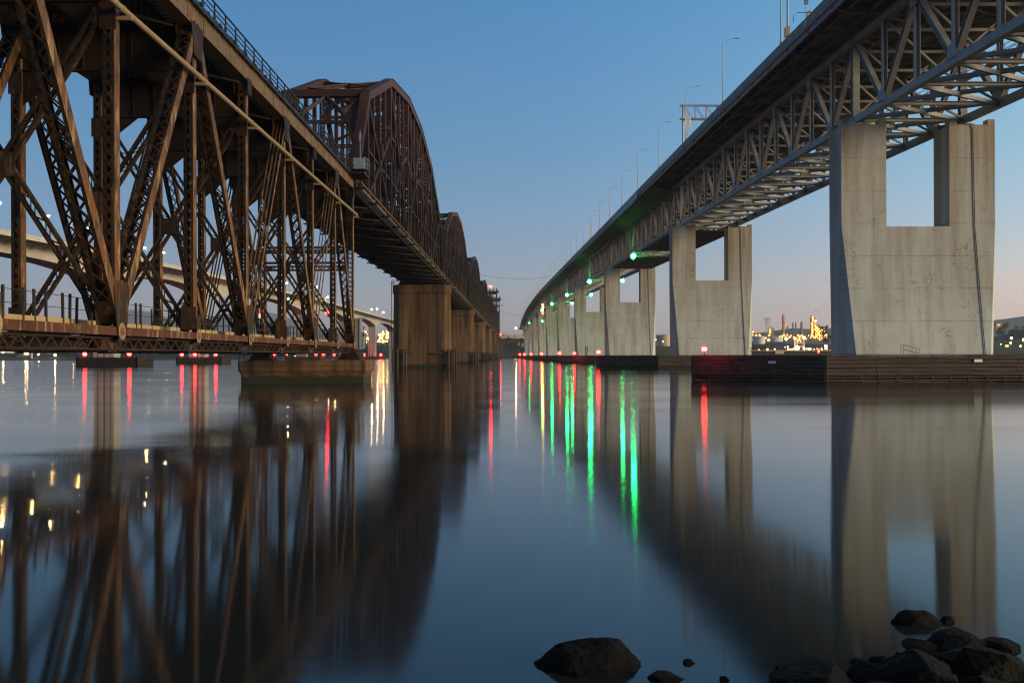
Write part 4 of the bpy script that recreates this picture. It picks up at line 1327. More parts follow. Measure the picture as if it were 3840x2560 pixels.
# call box
u = 141.5; z = zd(u); o = (DL + 0.1, u, z)
t = thing('call_box', 'blue CALL BOX sign on a post beside a yellow and red cabinet', 'call box', ROAD, o)
m = MB(); m.tube([(0, 0, -0.8), (0, 0, 3.4)], 0.05, 8); m.ball((0, 0, 3.4), 0.09); m.build('post', 'galvanised', t)
m = MB(); m.box((-0.3, -0.1, 1.95), (0.3, -0.06, 2.7)); sg = m.build('sign', 'sign_blue', t)
m = MB(); m.box((-0.3, -0.11, 2.7), (0.3, -0.05, 2.78)); m.box((-0.3, -0.11, 1.87), (0.3, -0.05, 1.95)); m.build('sign_edge', 'sign_white', sg)
text('CALL', 0.2, 'sign_white', sg, (0, -0.11, 2.46)); text('BOX', 0.2, 'sign_white', sg, (0, -0.11, 2.2))
m = MB(); m.box((0.2, -0.2, 0.0), (0.6, 0.2, 0.75)); cab = m.build('cabinet', 'yellow_paint', t)
m = MB(); m.box((0.2, -0.22, 0.75), (0.6, 0.22, 1.0)); m.tube([(0.55, 0, 1.0), (0.55, 0, 1.3)], 0.05); m.build('cabinet_top', 'red_paint', cab)
m = MB(); m.tube([(-1.8, 0, -0.4), (-1.7, 0, 0.5), (-1.2, 0, 0.9), (1.9, 0, 0.95), (2.3, 0, 0.4)], 0.05, 6); m.build('guard_rail', 'dark_paint', t)

# ================================================================ navigation lights
def nav_lamp(name, label, fr, at, mat, r, group, post=1.0, hang=False):
    t = thing(name, label, 'navigation light', fr, at, group=group)
    m = MB()
    if hang:
        m.beam((0, 0, r), (0, 0, r + post), 0.12, 0.12); m.tube([(0, 0, r * 0.8), (0, 0, r * 1.25)], r * 0.8, 10)
    else:
        m.beam((0, 0, -r - post), (0, 0, -r), 0.12, 0.12); m.tube([(0, 0, -r * 1.3), (0, 0, -r * 0.8)], r * 0.8, 10)
    m.build('bracket', 'dark_paint', t)
    m = MB(); r *= 1.85; m.ball((0, 0, r * 0.62), r * 0.52, 12, 8); m.build('lens', mat.replace('lit', 'glow'), t)  # upper glowing ball, added to give the lamp core a halo
    m = MB(); m.ball((0, 0, -r * 0.62), r * 0.52, 12, 8); m.build('lens', mat.replace('lit', 'glow'), t)  # lower glowing ball of the added halo
    m = MB()
    m.ball((0, 0, 0), r * 0.82, 14, 9)
    m.build('lamp_core', mat, t)
    return t
GREEN = [(HL - 0.6, 363, 'biggest green light, under the left edge of the third highway span'),
         (HL - 0.6, 528, 'bright green light under the left edge of the fourth highway span'),
         (HR + 0.4, 520, 'green light seen through the opening of the third portal pier'),
         (HL - 0.6, 690, 'green light under the left edge of the fifth highway span'),
         (HR + 0.4, 686, 'green light seen through the opening of the fourth portal pier'),
         (HL - 0.6, 868, 'green light under the left edge of the sixth highway span'),
         (HR + 0.4, 852, 'green light close above the notch of the fifth portal pier'),
         (HL - 0.6, 1040, 'far green light, upper of two in one column beside the amber lights'),
         (HL - 0.6, 1400, 'small far green light left of the red and amber column')]
for v, u, lab in GREEN:
    nav_lamp('green_light', lab, ROAD, (v, u, zb(u) - 1.2), 'lit_green', 0.50 + u * 0.0003, 'green navigation lights under the highway', 0.9, True)
nav_lamp('green_light', 'far green light, lower of two in one column beside the amber lights', ROAD, (HL - 0.6, 1036, zb(1040) - 12.5), 'lit_green', 0.6, 'green navigation lights under the highway', 10.5, True)
RED = [(28.9, 137.0, 0.25, 'big red light on the left tip of the nearest highway fender, brightest in the picture'),
       (28.6, 271.5, 0.34, 'red light on the left tip of the second highway fender'),
       (34.5, 424.0, 0.36, 'red light on the front of the third highway fender, right of its tip'),
       (28.6, 432.0, 0.42, 'red light on the left tip of the third highway fender'),
       (28.6, 593.0, 0.50, 'red light on the left tip of the fourth highway fender'),
       (28.6, 754.0, 0.55, 'red light on the left tip of the fifth highway fender'),
       (28.6, 915.0, 0.6, 'red light on the left tip of the sixth highway fender'),
       (28.6, 1076.0, 0.65, 'red light on the left tip of the seventh highway fender')]
for v, u, r, lab in RED:
    nav_lamp('red_light', lab, ROAD, (v, u, 4.15 + r), 'lit_red_small' if u < 140 else 'lit_red', r if u < 140 else r * 1.1, 'red navigation lights on the highway fenders', 0.6)
o_ = ROAD.pt(HL - 1.2, 960, 0)
ch = thing('channel_light_column', 'column of three amber lights above one red light hung on the channel span', 'navigation light', ROAD, (HL - 2.4, 990, zb(990) - 1.5))
m = MB(); m.beam((0, 0, -20), (0, 0, 6), 0.3, 0.3); m.build('mast', 'dark_paint', ch)
for k, z in enumerate((4.0, 1.2, -1.2, -4.4)):
    m = MB(); m.ball((0, -0.3, z), 0.95, 10, 6); m.build('lamp', 'lit_amber' if k < 3 else 'lit_red', ch)
def unlit(v, u, lab):
    t = thing('signal_lamp', lab, 'navigation light', RAIL, (v, u, 6.6), group='unlit red topped lamps on the deck truss')
    m = MB(); m.beam((-0.5, 0, 0.1), (0, 0, 0.1), 0.06, 0.06); m.tube([(0, 0, -0.4), (0, 0, 0.15)], 0.07, 8); m.build('bracket', 'dark_paint', t)
    m = MB(); m.tube([(0, 0, 0.15), (0, 0, 0.5)], 0.13, 10); m.build('base', 'white_paint', t)
    m = MB(); m.tube([(0, 0, 0.5), (0, 0, 0.9)], [0.13, 0.11], 10); m.ball((0, 0, 0.9), 0.11, 8, 4); m.build('lens', 'red_paint', t)
unlit(-21.2, 81.8, 'unlit red and white lamp above the third pin of the near bottom chord'); unlit(-20.3, 132.2, 'unlit red and white lamp bracketed off the grey end box')
p = pix(1840, 1074, 1098); nav_lamp('red_light', 'red beacon on top of the railway lift tower', WORLD, p, 'lit_red', 1.1, 'red beacons on the railway bridge', 4.0)
p = pix(1876, 1254, 1262); nav_lamp('red_light', 'red light low on the far end of the railway bridge', WORLD, p, 'lit_red', 0.8, 'red beacons on the railway bridge', 4.0)
p = pix(1227, 1170, 140); nav_lamp('red_light', 'red light seen through the end bracing of the deck truss', WORLD, p, 'lit_red', 0.17, 'red beacons on the railway bridge', 0.4)
p = pix(1083, 1118, 139); nav_lamp('green_light', 'tiny green light seen through the end bracing of the deck truss', WORLD, p, 'lit_green', 0.10, 'green lights on the railway bridge', 0.3)

# ================================================================ the pale concrete box girder bridge behind on the left
CP = [(-30, 34.0), (150, 36.5), (288, 39.5), (330, 40.6), (420, 42.2), (600, 44.6), (755, 46.2), (950, 46.8), (1217, 47.4), (1500, 45.0), (1800, 40)]
def cz(y):
    for (a, za), (b, zb_) in zip(CP, CP[1:]):
        if a <= y <= b:
            s = (y - a) / (b - a); return za + (zb_ - za) * s
    return CP[-1][1]
CY = [205, 381, 493, 734, 920, 1106, 1290, 1470]
CX = -155.0
def depth(y):
    for a, b in zip(CY, CY[1:]):
        if a <= y <= b:
            s = (y - a) / (b - a); L = b - a
            return 5.0 + min(6.0, L * 0.034) * abs(2 * s - 1) ** 2.2
    return 8
cb = thing('box_girder_bridge', 'pale concrete box girder road bridge with arched haunches, seen behind the rusty trusses', 'bridge', WORLD, (CX, 381, 0))
for i, (a, b) in enumerate(zip([-30] + CY, CY + [1790])):
    m = MB((CX, 381, 0)); n = 14; prev = None
    for k in range(n + 1):
        y = a + (b - a) * k / n; z = cz(y); d = depth(y)
        ringp = [(CX - 13, y, z - 1.1), (CX - 13, y, z - 1.5), (CX - 5.6, y, z - 2.1), (CX - 4.2, y, z - d), (CX + 4.2, y, z - d), (CX + 5.6, y, z - 2.1), (CX + 13, y, z - 1.5), (CX + 13, y, z - 1.1)]
        if prev: m.loft(prev, ringp, k in (1, n))
        prev = ringp
    m.build('girder', 'pale_concrete', cb)
    for x in (CX - 13, CX + 12.6):
        m = MB((CX, 381, 0))
        for k in range(n):
            y, y2 = a + (b - a) * k / n, a + (b - a) * (k + 1) / n
            m.loft([(x, y, cz(y) - 1.09), (x + .4, y, cz(y) - 1.09), (x + .4, y, cz(y)), (x, y, cz(y))], [(x, y2, cz(y2) - 1.09), (x + .4, y2, cz(y2) - 1.09), (x + .4, y2, cz(y2)), (x, y2, cz(y2))], False)
        m.build('barrier', 'pale_concrete', cb)
    m = MB((CX, 381, 0)); y = a
    while y < b:                                            # overhang ribs
        z = cz(y); m.loft([(CX + 5.4, y, z - 2.9), (CX + 12.4, y, z - 1.55), (CX + 5.4, y, z - 1.9)], [(CX + 5.4, y + .5, z - 2.9), (CX + 12.4, y + .5, z - 1.55), (CX + 5.4, y + .5, z - 1.9)]); y += 8
    m.build('rib', 'pale_concrete', cb)
for k, y in enumerate(CY):
    t = thing('girder_pier', 'pale fluted concrete column carrying the box girder bridge, %s counting away from the camera' % ORDN[k], 'bridge pier', WORLD, (CX, y, 0), group='columns of the box girder bridge')
    z = cz(y) - depth(y) + 0.2
    m = MB((CX, y, 0))
    for x0, x1 in ((-3.9, -2.7), (-2.2, -0.5), (0.5, 2.2), (2.7, 3.9)): m.box((CX + x0, y - 3.2, -2.5), (CX + x1, y + 3.2, z))
    m.box((CX - 3.6, y - 2.7, -2.5), (CX + 3.6, y + 2.7, z - 0.01))
    m.build('shaft', 'pale_concrete', t)
def pile_fence(y, x0, x1, label):
    t = thing('pile_fence', label, 'pier fender', WORLD, ((x0 + x1) / 2, y, 0), group='pile fenders round the box girder piers')
    o = ((x0 + x1) / 2, y, 0)
    m = MB(o); n = int((x1 - x0) / 0.62)
    for k in range(n + 1):
        x = x0 + (x1 - x0) * k / n
        for yy in (y, y + 16): m.beam((x, yy, -2.5), (x, yy, 3.5 + random.uniform(-0.1, 0.1)), 0.40, 0.40)
    for k in range(26):
        for x in (x0, x1): m.beam((x, y + k * 0.64, -2.5), (x, y + k * 0.64, 3.5), 0.40, 0.40)
    m.build('piles', 'pile_timber', t)
    m = MB(o)
    for z in (0.7, 2.0):
        m.box((x0, y + 0.21, z), (x1, y + 0.4, z + 0.9))
    m.box((x0, y + 0.5, -1), (x1, y + 0.6, 3.0))
    m.build('waler', 'timber', t)
pile_fence(358, (288 - 1920) / F * 358, (512 - 1920) / F * 358, 'dark pile fence in the water round the nearest box girder column, left')
pile_fence(476, (662 - 1920) / F * 476, (828 - 1920) / F * 476, 'dark pile fence round the second box girder column, right of the first fence')
pile_fence(722, (1070 - 1920) / F * 722, (1200 - 1920) / F * 722, 'dark pile fence far behind the low brown pier')
pile_fence(1094, (1366 - 1920) / F * 1094, (1440 - 1920) / F * 1094, 'dark low fence round the far box girder column left of the tall brown pier')
for px, D, lab in ((318, 357, 'small red light on the left end of the first pile fence'), (485, 357, 'bright red light on the right end of the first pile fence'),
                   (682, 475, 'red light on the left end of the second pile fence'), (731, 475, 'red light in the middle of the second pile fence'), (809, 475, 'red light on the right end of the second pile fence'),
                   (1030, 720, 'bright red light under the deck truss, first from the left above the low brown pier'), (1076, 720, 'faint red light under the deck truss, second from the left above the low brown pier'), (1185, 721, 'red light under the deck truss, third from the left above the low brown pier'),
                   (1213, 721, 'red light under the deck truss, fourth from the left above the low brown pier'), (1253, 900, 'red light under the deck truss, fifth from the left above the low brown pier'), (1367, 1090, 'red light at the foot of the far box girder column, left one'),
                   (1428, 1090, 'red light at the foot of the far box girder column, right one')):
    p = pix(px, 1330, D + 1.6); p.z = 4.5 + 0.0004 * D
    nav_lamp('red_light', lab, WORLD, p, 'lit_red_small', 0.28 + 0.00055 * D if px != 1076 else 0.4, 'red lights round the box girder piers', 0.8)
def lit_lamp(px, py, D, label, group, side=1):
    p = pix(px, py, D); base = cz(D) if D < 1500 else p.z - 9
    t = thing('street_lamp', label, 'street lamp', WORLD, (p.x - 1.8 * side, p.y, base - 0.3), group=group)
    h = p.z - base + 0.3
    m = MB(); m.tube([(0, 0, 0), (0, 0, h - 0.1)], [0.14, 0.09], 8); m.build('pole', 'galvanised', t)
    m = MB(); m.tube([(0, 0, h - 0.2), (0.9 * side, 0, h + 0.2), (1.8 * side, 0, h + 0.25)], 0.06, 6); m.build('arm', 'galvanised', t)
    r = 0.26 + D * 0.0004
    m = MB(); m.ball((1.8 * side, 0, 0.0 + h), r, 8, 5); m.build('lamp', 'lit_street', t)
for px, py, D, lab in ((2, 755, 290, 'lit street lamp at the left edge of the picture above the box girder bridge'), (184, 803, 322, 'lit street lamp above the box girder bridge, left of the first big truss column'),
                       (616, 943, 436, 'lit street lamp above the box girder bridge, seen between two truss columns'), (285, 832, 347, 'lit street lamp behind the first big truss column, second from it on its right'),
                       (330, 852, 358, 'lit street lamp low behind the first big crossing of truss braces'), (415, 885, 380, 'lit street lamp behind the first big truss column, nearly hidden'), (545, 925, 418, 'lit street lamp behind the dark sloping truss member right of the first big column'), (112, 778, 308, 'lit street lamp second from the left edge, by the sloping laced truss member'), (1077, 1059, 640, 'lit street lamp seen high through the end bracing of the deck truss'),
                       (1188, 1073, 760, 'lit street lamp seen through the end bracing right of the higher one'), (1230, 1112, 815, 'lit street lamp close to the end column of the deck truss, left one'),
                       (1256, 1121, 850, 'lit street lamp close to the end column of the deck truss, right one'), (1394, 1158.6, 1050, 'lit street lamp, left of three in the gap before the tall brown pier'),
                       (1415, 1157, 1090, 'small lit street lamp, middle of three in the gap before the tall brown pier'), (1438, 1169, 1140, 'lit street lamp, right of three in the gap before the tall brown pier')):
    lit_lamp(px, py, D, lab, 'lit street lamps on the box girder bridge')
lit_lamp(1935, 1230, 1650, 'lone lit street lamp on the far road between the two bridges', 'lit street lamps on the far road')
# far road viaduct across the gap
D = 1680
a, b = pix(1800, 1254, D), pix(2100, 1262, D)
t = thing('far_viaduct', 'low far road viaduct crossing the gap between the two bridges', 'bridge', WORLD, ((a.x + b.x) / 2, D, 20))
o = ((a.x + b.x) / 2, D, 20)
m = MB(o); m.loft([(a.x, D, a.z), (a.x, D, a.z - 5), (a.x, D + 14, a.z - 5), (a.x, D + 14, a.z)], [(b.x, D, b.z), (b.x, D, b.z - 5), (b.x, D + 14, b.z - 5), (b.x, D + 14, b.z)]); m.build('girder', 'pale_concrete', t)
m = MB(o); m.box((a.x, D - 0.6, a.z - 1.2), (b.x, D - 0.3, a.z + 0.3)); m.build('barrier', 'pale_concrete', t)
for px in (1945, 1958):
    q = pix(px, 1300, D); m = MB(o); m.box((q.x - 1.5, D + 3, q.z - 6), (q.x + 1.5, D + 8, b.z - 4)); m.build('column', 'pale_concrete', t)
for px, h in ((1890, 24), (1930, 20)):
    q = pix(px, 1275, 1640); t = thing('utility_pole', 'thin wooden utility pole on the far bank, %s of two' % ('left' if px < 1900 else 'right'), 'pole', WORLD, (q.x, 1640, q.z - 10), group='utility poles on the far bank')
    m = MB(); m.tube([(0, 0, 0), (0, 0, h)], 0.3, 6); m.build('pole', 'bark', t); m = MB(); m.box((-2, -0.2, h - 1.5), (2, 0.2, h - 1.2)); m.build('crossarm', 'bark', t)

# power line sagging between the two bridges
def cable(p0, p1, sag, label):
    p0, p1 = V(p0), V(p1); o = (p0 + p1) / 2
    m = MB(o); pts = []
    for k in range(25):
        s = k / 24; q = p0.lerp(p1, s); q.z -= sag * 4 * s * (1 - s); pts.append(q)
    m.tube(pts, 0.09, 5); x = m.build('power_line', 'black'); x.location = o
    tag(x, label, 'cable', 'cables across the river')
cable(pix(1795, 1028, 620), pix(2060, 1038, 720), 2.2, 'thin dark cable sagging between the railway arches and the highway deck, upper one')
cable(pix(1876, 1165, 1100), pix(1960, 1182, 1250), 2.0, 'thin dark cable low between the lift tower and the highway deck')

# ================================================================ far shore: tanks, buildings, trees, lights
def tank(px0, px1, y0, y1, D, mat, label):
    c = pix((px0 + px1) / 2, y1, D); r = (px1 - px0) / 2 / F * D; h = (y1 - y0) / F * D
    t = thing('storage_tank', label, 'storage tank', WORLD, (c.x, D, c.z - 1), group='storage tanks on the far shores')
    m = MB(); m.tube([(0, 0, -2), (0, 0, h + 1)], r, 32, True); m.build('shell', mat, t)
    m = MB(); m.tube([(0, 0, h + 1), (0, 0, h + 1 + r * 0.08)], [r * 1.01, r * 0.1], 32, False)
    for k in range(12):
        a = k / 12 * 2 * math.pi; m.beam((r * math.cos(a), r * math.sin(a), h + 1), (r * math.cos(a), r * math.sin(a), h + 2.2), 0.12, 0.12)
    m.build('roof', mat, t)
    m = MB(); m.beam((-r * 0.5, -r * 0.88, 0), (r * 0.2, -r * 1.0, h + 1), 0.6, 0.4, (0, 1, 0)); m.build('stair', 'dark_grey_steel', t)
    return t
def yard_lamp(px, py, D, mat, r, label, group, h=9.0):
    p = pix(px, py, D)
    t = thing('yard_lamp', label, 'lamp', WORLD, (p.x, p.y, p.z - h), group=group)
    m = MB(); m.tube([(0, 0, 0), (0, 0, h)], 0.12, 6); m.build('pole', 'galvanised', t)
    m = MB(); m.ball((0, 0, h), r, 7, 4); m.build('lamp', mat, t)
tank(243, 308, 1309, 1332, 1500, 'tank_white', 'pale round storage tank on the left shore, nearest the fluted column on its left')
tank(309, 366, 1309, 1330, 1520, 'tank_white', 'pale round storage tank half behind the first fluted column')
tank(524, 571, 1306, 1320, 1560, 'tank_white', 'low white storage tank right of the first fluted column')
tank(0, 50, 1306, 1314, 1900, 'tank_white', 'small white storage tank far left on the hill')
tank(-40, 17, 1307, 1315, 1880, 'tank_white', 'white storage tank cut by the left edge of the picture')
p = pix(613, 1322, 1620); t = thing('lit_warehouse', 'tan windowless building glowing in floodlight on the left shore', 'building', WORLD, (p.x, 1620, p.z - 2))
m = MB(); m.box((-20, -6, -3), (20, 8, 10.5)); m.build('wall', 'tank_tan', t); m = MB(); m.loft([(-20.4, -6.4, 10.5), (20.4, -6.4, 10.5), (20.4, 1, 12), (-20.4, 1, 12)], [(-20.4, 8.4, 10.5), (20.4, 8.4, 10.5), (20.4, 1.2, 12), (-20.4, 1.2, 12)]); m.build('roof', 'stack_metal', t)
p = pix(119, 1334, 1200); t = thing('harbour_marker', 'short white marker tower lit from below on the left bank', 'marker', WORLD, (p.x, 1200, 0))
m = MB(); m.tube([(0, 0, 0), (0, 0, 9.0)], [1.2, 1.0], 12); m.build('tower', 'tank_white', t); m = MB(); m.tube([(0, 0, 9), (0, 0, 10.6)], 0.9, 10); m.build('top', 'dark_paint', t); m = MB(); m.ball((0.3, -1.9, 1.2), 0.5, 7, 4); m.build('lamp', 'lit_sodium', t)
for px, py, D, mat, r, lab in ((275, 1302, 1480, 'lit_orange', 1.1, 'orange lamp over the left pale tank'), (323, 1303, 1480, 'lit_orange', 1.3, 'bright orange lamp over the tank beside the first fluted column'), (358, 1304, 1480, 'lit_orange', 1.0, 'orange lamp just left of the first fluted column'),
                              (467, 1303, 1500, 'lit_orange', 1.0, 'orange lamp just right of the first fluted column'), (520, 1302, 1500, 'lit_orange', 1.1, 'orange lamp over the low white tank'), (479, 1306, 1500, 'lit_sodium', 0.9, 'small orange lamp below and right of the lamp beside the fluted column'), (597, 1314, 1590, 'lit_orange', 0.9, 'orange lamp in front of the floodlit tan building'),
                              (207, 1325, 1240, 'lit_street', 0.9, 'bright yellow lamp on the left bank'), (145, 1323, 1300, 'lit_street', 0.8, 'small pale lamp between the marker tower and the bright yellow lamp'), (95, 1318, 1400, 'lit_street', 0.7, 'pale lamp left of the marker tower, left of a pair'), (103, 1318, 1400, 'lit_street', 0.8, 'pale lamp left of the marker tower, right of a pair'),
                              (12, 1315, 1500, 'lit_street', 0.9, 'pale lamp at the far left edge'), (655, 1308, 1500, 'lit_sodium', 0.6, 'faint orange lamp right of the tan building'), (1106, 1330, 1150, 'lit_white', 0.6, 'small white lamp seen under the deck truss above the low brown pier')):
    yard_lamp(px, py, D, mat, r, lab, 'lamps on the far left shore', 7)
rnd = random.Random(5)
for k in range(34):
    px = rnd.uniform(0, 250) if k < 20 else rnd.uniform(250, 700)
    py = rnd.uniform(1296, 1310); D = rnd.uniform(2200, 2600)
    p = pix(px, py, D); m = MB(p); m.ball(p, rnd.uniform(0.5, 0.9), 6, 4); x = m.build('house_light', 'lit_street'); x.location = p
    tag(x, 'tiny pale point of light among the houses on the far left hill', 'lamp', 'tiny town lights on the far left hill')

def tree_mesh(seed, h=9.0, r=4.2, n=420):
    g = random.Random(seed); m = MB(); b = MB()
    b.tube([(0, 0, -1.5), (0.1, 0, h * 0.35), (0.3, 0.1, h * 0.7)], [0.35, 0.25, 0.1], 7)
    cs = [V((g.uniform(-.6, .6) * r, g.uniform(-.6, .6) * r, h * g.uniform(0.35, 0.85))) for _ in range(9)]
    for c in cs: b.tube([(0.05, 0, h * 0.3), tuple(c)], [0.14, 0.04], 5)
    for k in range(n):
        c = g.choice(cs); d = V((g.gauss(0, 1), g.gauss(0, 1), g.gauss(0, 0.8))); d.normalize()
        p = c + d * r * 0.45 * g.uniform(0.3, 1.0); s = g.uniform(0.25, 0.7)
        a = V((g.gauss(0, 1), g.gauss(0, 1), g.gauss(0, 1))).normalized(); e = a.orthogonal().normalized() * s; f = a.cross(e).normalized() * s * 0.7
        m.raw([p - e, p - f, p + e, p + f], [(0, 1, 2, 3)])
    return m.mesh('crown', 'leaf'), b.mesh('trunk', 'bark')
TM = [tree_mesh(s) for s in range(5)]
def tree(px, py, D, s, label, group):
    p = pix(px, py, D); t = thing('tree', label, 'tree', WORLD, (p.x, D, p.z), rnd.uniform(0, 6), group)
    c, b = TM[rnd.randrange(5)]
    place(c, 'crown', t); place(b, 'trunk', t); t.scale = (s * rnd.uniform(.9, 1.4), s * rnd.uniform(.9, 1.4), s)
for k in range(44):
    px = rnd.choice((rnd.uniform(225, 290), rnd.uniform(325, 365), rnd.uniform(450, 530), rnd.uniform(530, 900), rnd.uniform(30, 220)))
    s = rnd.uniform(0.7, 1.35) if px > 220 else rnd.uniform(0.3, 0.5)
    tree(px, 1334 - (4 if px > 440 else 0), rnd.uniform(1170, 1320), s, 'dark bushy tree in the line along the far left bank', 'trees along the far left bank')
for k in range(60):
    tree(rnd.uniform(1870, 1965), rnd.uniform(1278, 1330), rnd.uniform(1640, 1760), rnd.uniform(0.7, 1.2), 'dark tree on the far bluff in the gap between the two bridges', 'trees on the far bluff')
for k in range(30):
    tree(rnd.uniform(3745, 3840) if k < 20 else rnd.uniform(3060, 3110), rnd.uniform(1240, 1300), rnd.uniform(1480, 1640), rnd.uniform(0.9, 1.5), 'dark tree on the hillside at the right edge or right of the refinery', 'trees on the right shore')

# ---------------------------------------------------------------- refinery on the right shore
LB = {}
def lamp_at(parent, loc, r, mat):
    r *= 0.85
    key = (round(r, 1), mat)
    if key not in LB: m = MB(); m.ball((0, 0, 0), key[0], 6, 4); LB[key] = m.mesh('lamp', mat)
    place(LB[key], 'lamp', parent, loc)
def column(px, y0, y1, wpx, D, label, lamps=0, mat='stack_metal', lr=1.3, cat='refinery tower', name='refinery_tower', lmat='lit_sodium'):
    p = pix(px, y1, D); w = wpx / F * D; h = (y1 - y0) / F * D
    t = thing(name, label, cat, WORLD, (p.x, D, p.z - 3), group='refinery towers on the right shore'); h += 3
    m = MB(); m.tube([(0, 0, 0), (0, 0, h * 0.55), (0, 0, h * 0.57), (0, 0, h)], [w / 2, w / 2, w * 0.42, w * 0.40], 14); m.build('shell', mat, t)
    m = MB()
    for k in range(1, 7):
        z = h * k / 6.2; m.tube([(0, 0, z), (0, 0, z + 0.25)], w * 0.62, 10, False)
        for q in range(6): a = q * 1.05; m.beam((w * .6 * math.cos(a), w * .6 * math.sin(a), z), (w * .6 * math.cos(a), w * .6 * math.sin(a), z + 1.2), 0.12, 0.12)
    m.beam((w * 0.55, -w * 0.3, 0), (w * 0.55, -w * 0.3, h), 0.4, 0.4); m.tube([(-w * .55, -w * .2, h * .2), (-w * .55, -w * .2, h * .9), (0, 0, h)], 0.3, 6)
    pf = m.build('platforms', 'dark_grey_steel', t)
    for k in range(lamps):
        lamp_at(pf, (rnd.uniform(-0.3, 0.3) * w, -w * 0.62 - 0.8, h * (0.12 + 0.86 * (k + rnd.uniform(0, .6)) / lamps)), lr * rnd.uniform(.7, 1.2), lmat)
    return t
DR_ = 1500
st = column(2938, 1180, 1268, 9, DR_, 'tall tan refinery chimney with a red light on top', 0, 'tank_tan')
lamp_at(st, (0, -2.2, (1268 - 1183) / F * DR_ + 3), 1.6, 'glow_red'); lamp_at(st, (-3.2, -1, (1268 - 1219) / F * DR_ + 3), 0.9, 'glow_red'); lamp_at(st, (3.2, -1, (1268 - 1219) / F * DR_ + 3), 0.9, 'glow_red')
column(3044, 1187, 1275, 10, DR_, 'tall refinery tower strung with orange lights, left of the dark pier face', 12, lr=1.3)
column(3056, 1196, 1275, 7, DR_ + 15, 'slimmer lit refinery tower behind the tallest lit one', 9, lr=1.4)
column(3006, 1210, 1272, 8, DR_, 'fat unlit refinery column with ring platforms', 0)
column(2984, 1212, 1270, 4, DR_, 'slim dark refinery column, right of a pair', 0); column(2973, 1213, 1270, 4, DR_ + 20, 'slim dark refinery column, left of a pair', 0)
column(2953, 1227, 1268, 3, DR_ + 40, 'thin dark refinery mast right of the tan chimney', 0)
column(2886, 1232, 1268, 6, DR_, 'low lit refinery column right of the steam', 4); column(2895, 1228, 1268, 2.4, DR_, 'very thin dark refinery stack left of the tan chimney', 0); column(2901, 1235, 1268, 4, DR_, 'short ringed refinery column left of the tan chimney', 1)
for k, (px, y0) in enumerate(((3064, 1224), (3072, 1232), (3080, 1238), (3089, 1243), (3098, 1250))):
    column(px, y0, 1276, 7, DR_ + 10 * k, 'lit refinery structure stepping down to the right, %s of five from the left' % ['first', 'second', 'third', 'fourth', 'last'][k], 8 - k, lr=1.3)
column(2992, 1258, 1283, 22, DR_ - 20, 'broad low lit refinery furnace in the middle', 9, 'stack_metal', 1.4, 'refinery furnace', 'refinery_furnace')
for k, (px, y0, w) in enumerate(((2822, 1240, 4), (2835, 1252, 7), (2848, 1253, 6))):
    column(px, y0, 1268, w, DR_, 'small lit refinery unit at the left end of the plant, %s of three' % ['first', 'second', 'third'][k], 3, lr=1.2)
tk = tank(2823, 2869, 1265, 1290, 1420, 'tank_white', 'white storage tank in front of the refinery, left of the steam')
tk2 = tank(2875, 2935, 1268, 1277, 1450, 'tank_white', 'low wide storage tank under the tan chimney')
tank(2460, 2520, 1258, 1292, 1420, 'tank_tan', 'tan storage tank seen between the second and third portal piers')
rack = thing('pipe_rack', 'long low pipe rack of the refinery strung with orange lights', 'pipe rack', WORLD, (*pix(2940, 1275, 1470)[:2], pix(2940, 1275, 1470).z - 2))
m = MB()
for k in range(5): m.beam((-50, 0, 2 + k * 1.1), (52, 0, 2 + k * 1.1), 0.6, 0.5)
for k in range(26): m.beam((-50 + 4 * k, 0, -4), (-50 + 4 * k, 0, 8), 0.5, 0.5)
m.build('frame', 'dark_grey_steel', rack)
for k in range(34): lamp_at(rack, (-50 + 3.05 * k + rnd.uniform(-1, 1), -1.2, rnd.uniform(1.0, 8.5)), rnd.choice((0.8, 1.1, 1.5)), 'lit_sodium')
DJ = 1000
j0, j1 = pix(2815, 1316, DJ), pix(3190, 1316, DJ)
jt = thing('jetty', 'long timber jetty with a floodlit deck in front of the refinery', 'jetty', WORLD, ((j0.x + j1.x) / 2, DJ, 0))
o = ((j0.x + j1.x) / 2, DJ, 0)
m = MB(o); m.box((j0.x, DJ, 7.2), (j1.x, DJ + 12, 8.2)); m.build('deck', 'tank_tan', jt)
m = MB(o); x = j0.x
while x < j1.x: m.tube([(x, DJ + 0.5, -2.5), (x, DJ + 0.5, 7.2)], 0.28, 6); x += 1.7
m.box((j0.x, DJ + 1.2, 4.2), (j1.x, DJ + 1.4, 7.2))
m.build('piles', 'pile_timber', jt)
m = MB(o); q = pix(2923, 1320, DJ); m.box((q.x - 4.4, DJ - 0.8, 4.4), (q.x + 4.4, DJ - 0.1, 8.0)); m.build('bumper', 'tank_tan', jt)
for k in range(40): lamp_at(jt, (rnd.uniform(2960, 3100) / 1 * 0 + (pix(rnd.uniform(2955, 3105), 1310, DJ).x - o[0]), 1.5, 8.6 + rnd.uniform(0, 1.2)), rnd.choice((0.3, 0.5, 0.6)), 'lit_yard')
for px, py, r in ((2877, 1313, 1.0), (2905, 1312, 0.7), (2845, 1314, 0.5), (2944, 1305, 0.5), (2954, 1304, 0.9)): lamp_at(jt, (pix(px, py, DJ).x - o[0], -0.5, pix(px, py, DJ).z), r, 'lit_yard')
q = pix(3002, 1312, DJ); ld = thing('loading_frame', 'brightly floodlit white loading frame standing on the jetty', 'loading frame', WORLD, (q.x, DJ + 4, 8.2))
m = MB()
for x in (-4.4, 4.4):
    for y in (-2, 2): m.beam((x, y, 0), (x, y, 11), 0.5, 0.5)
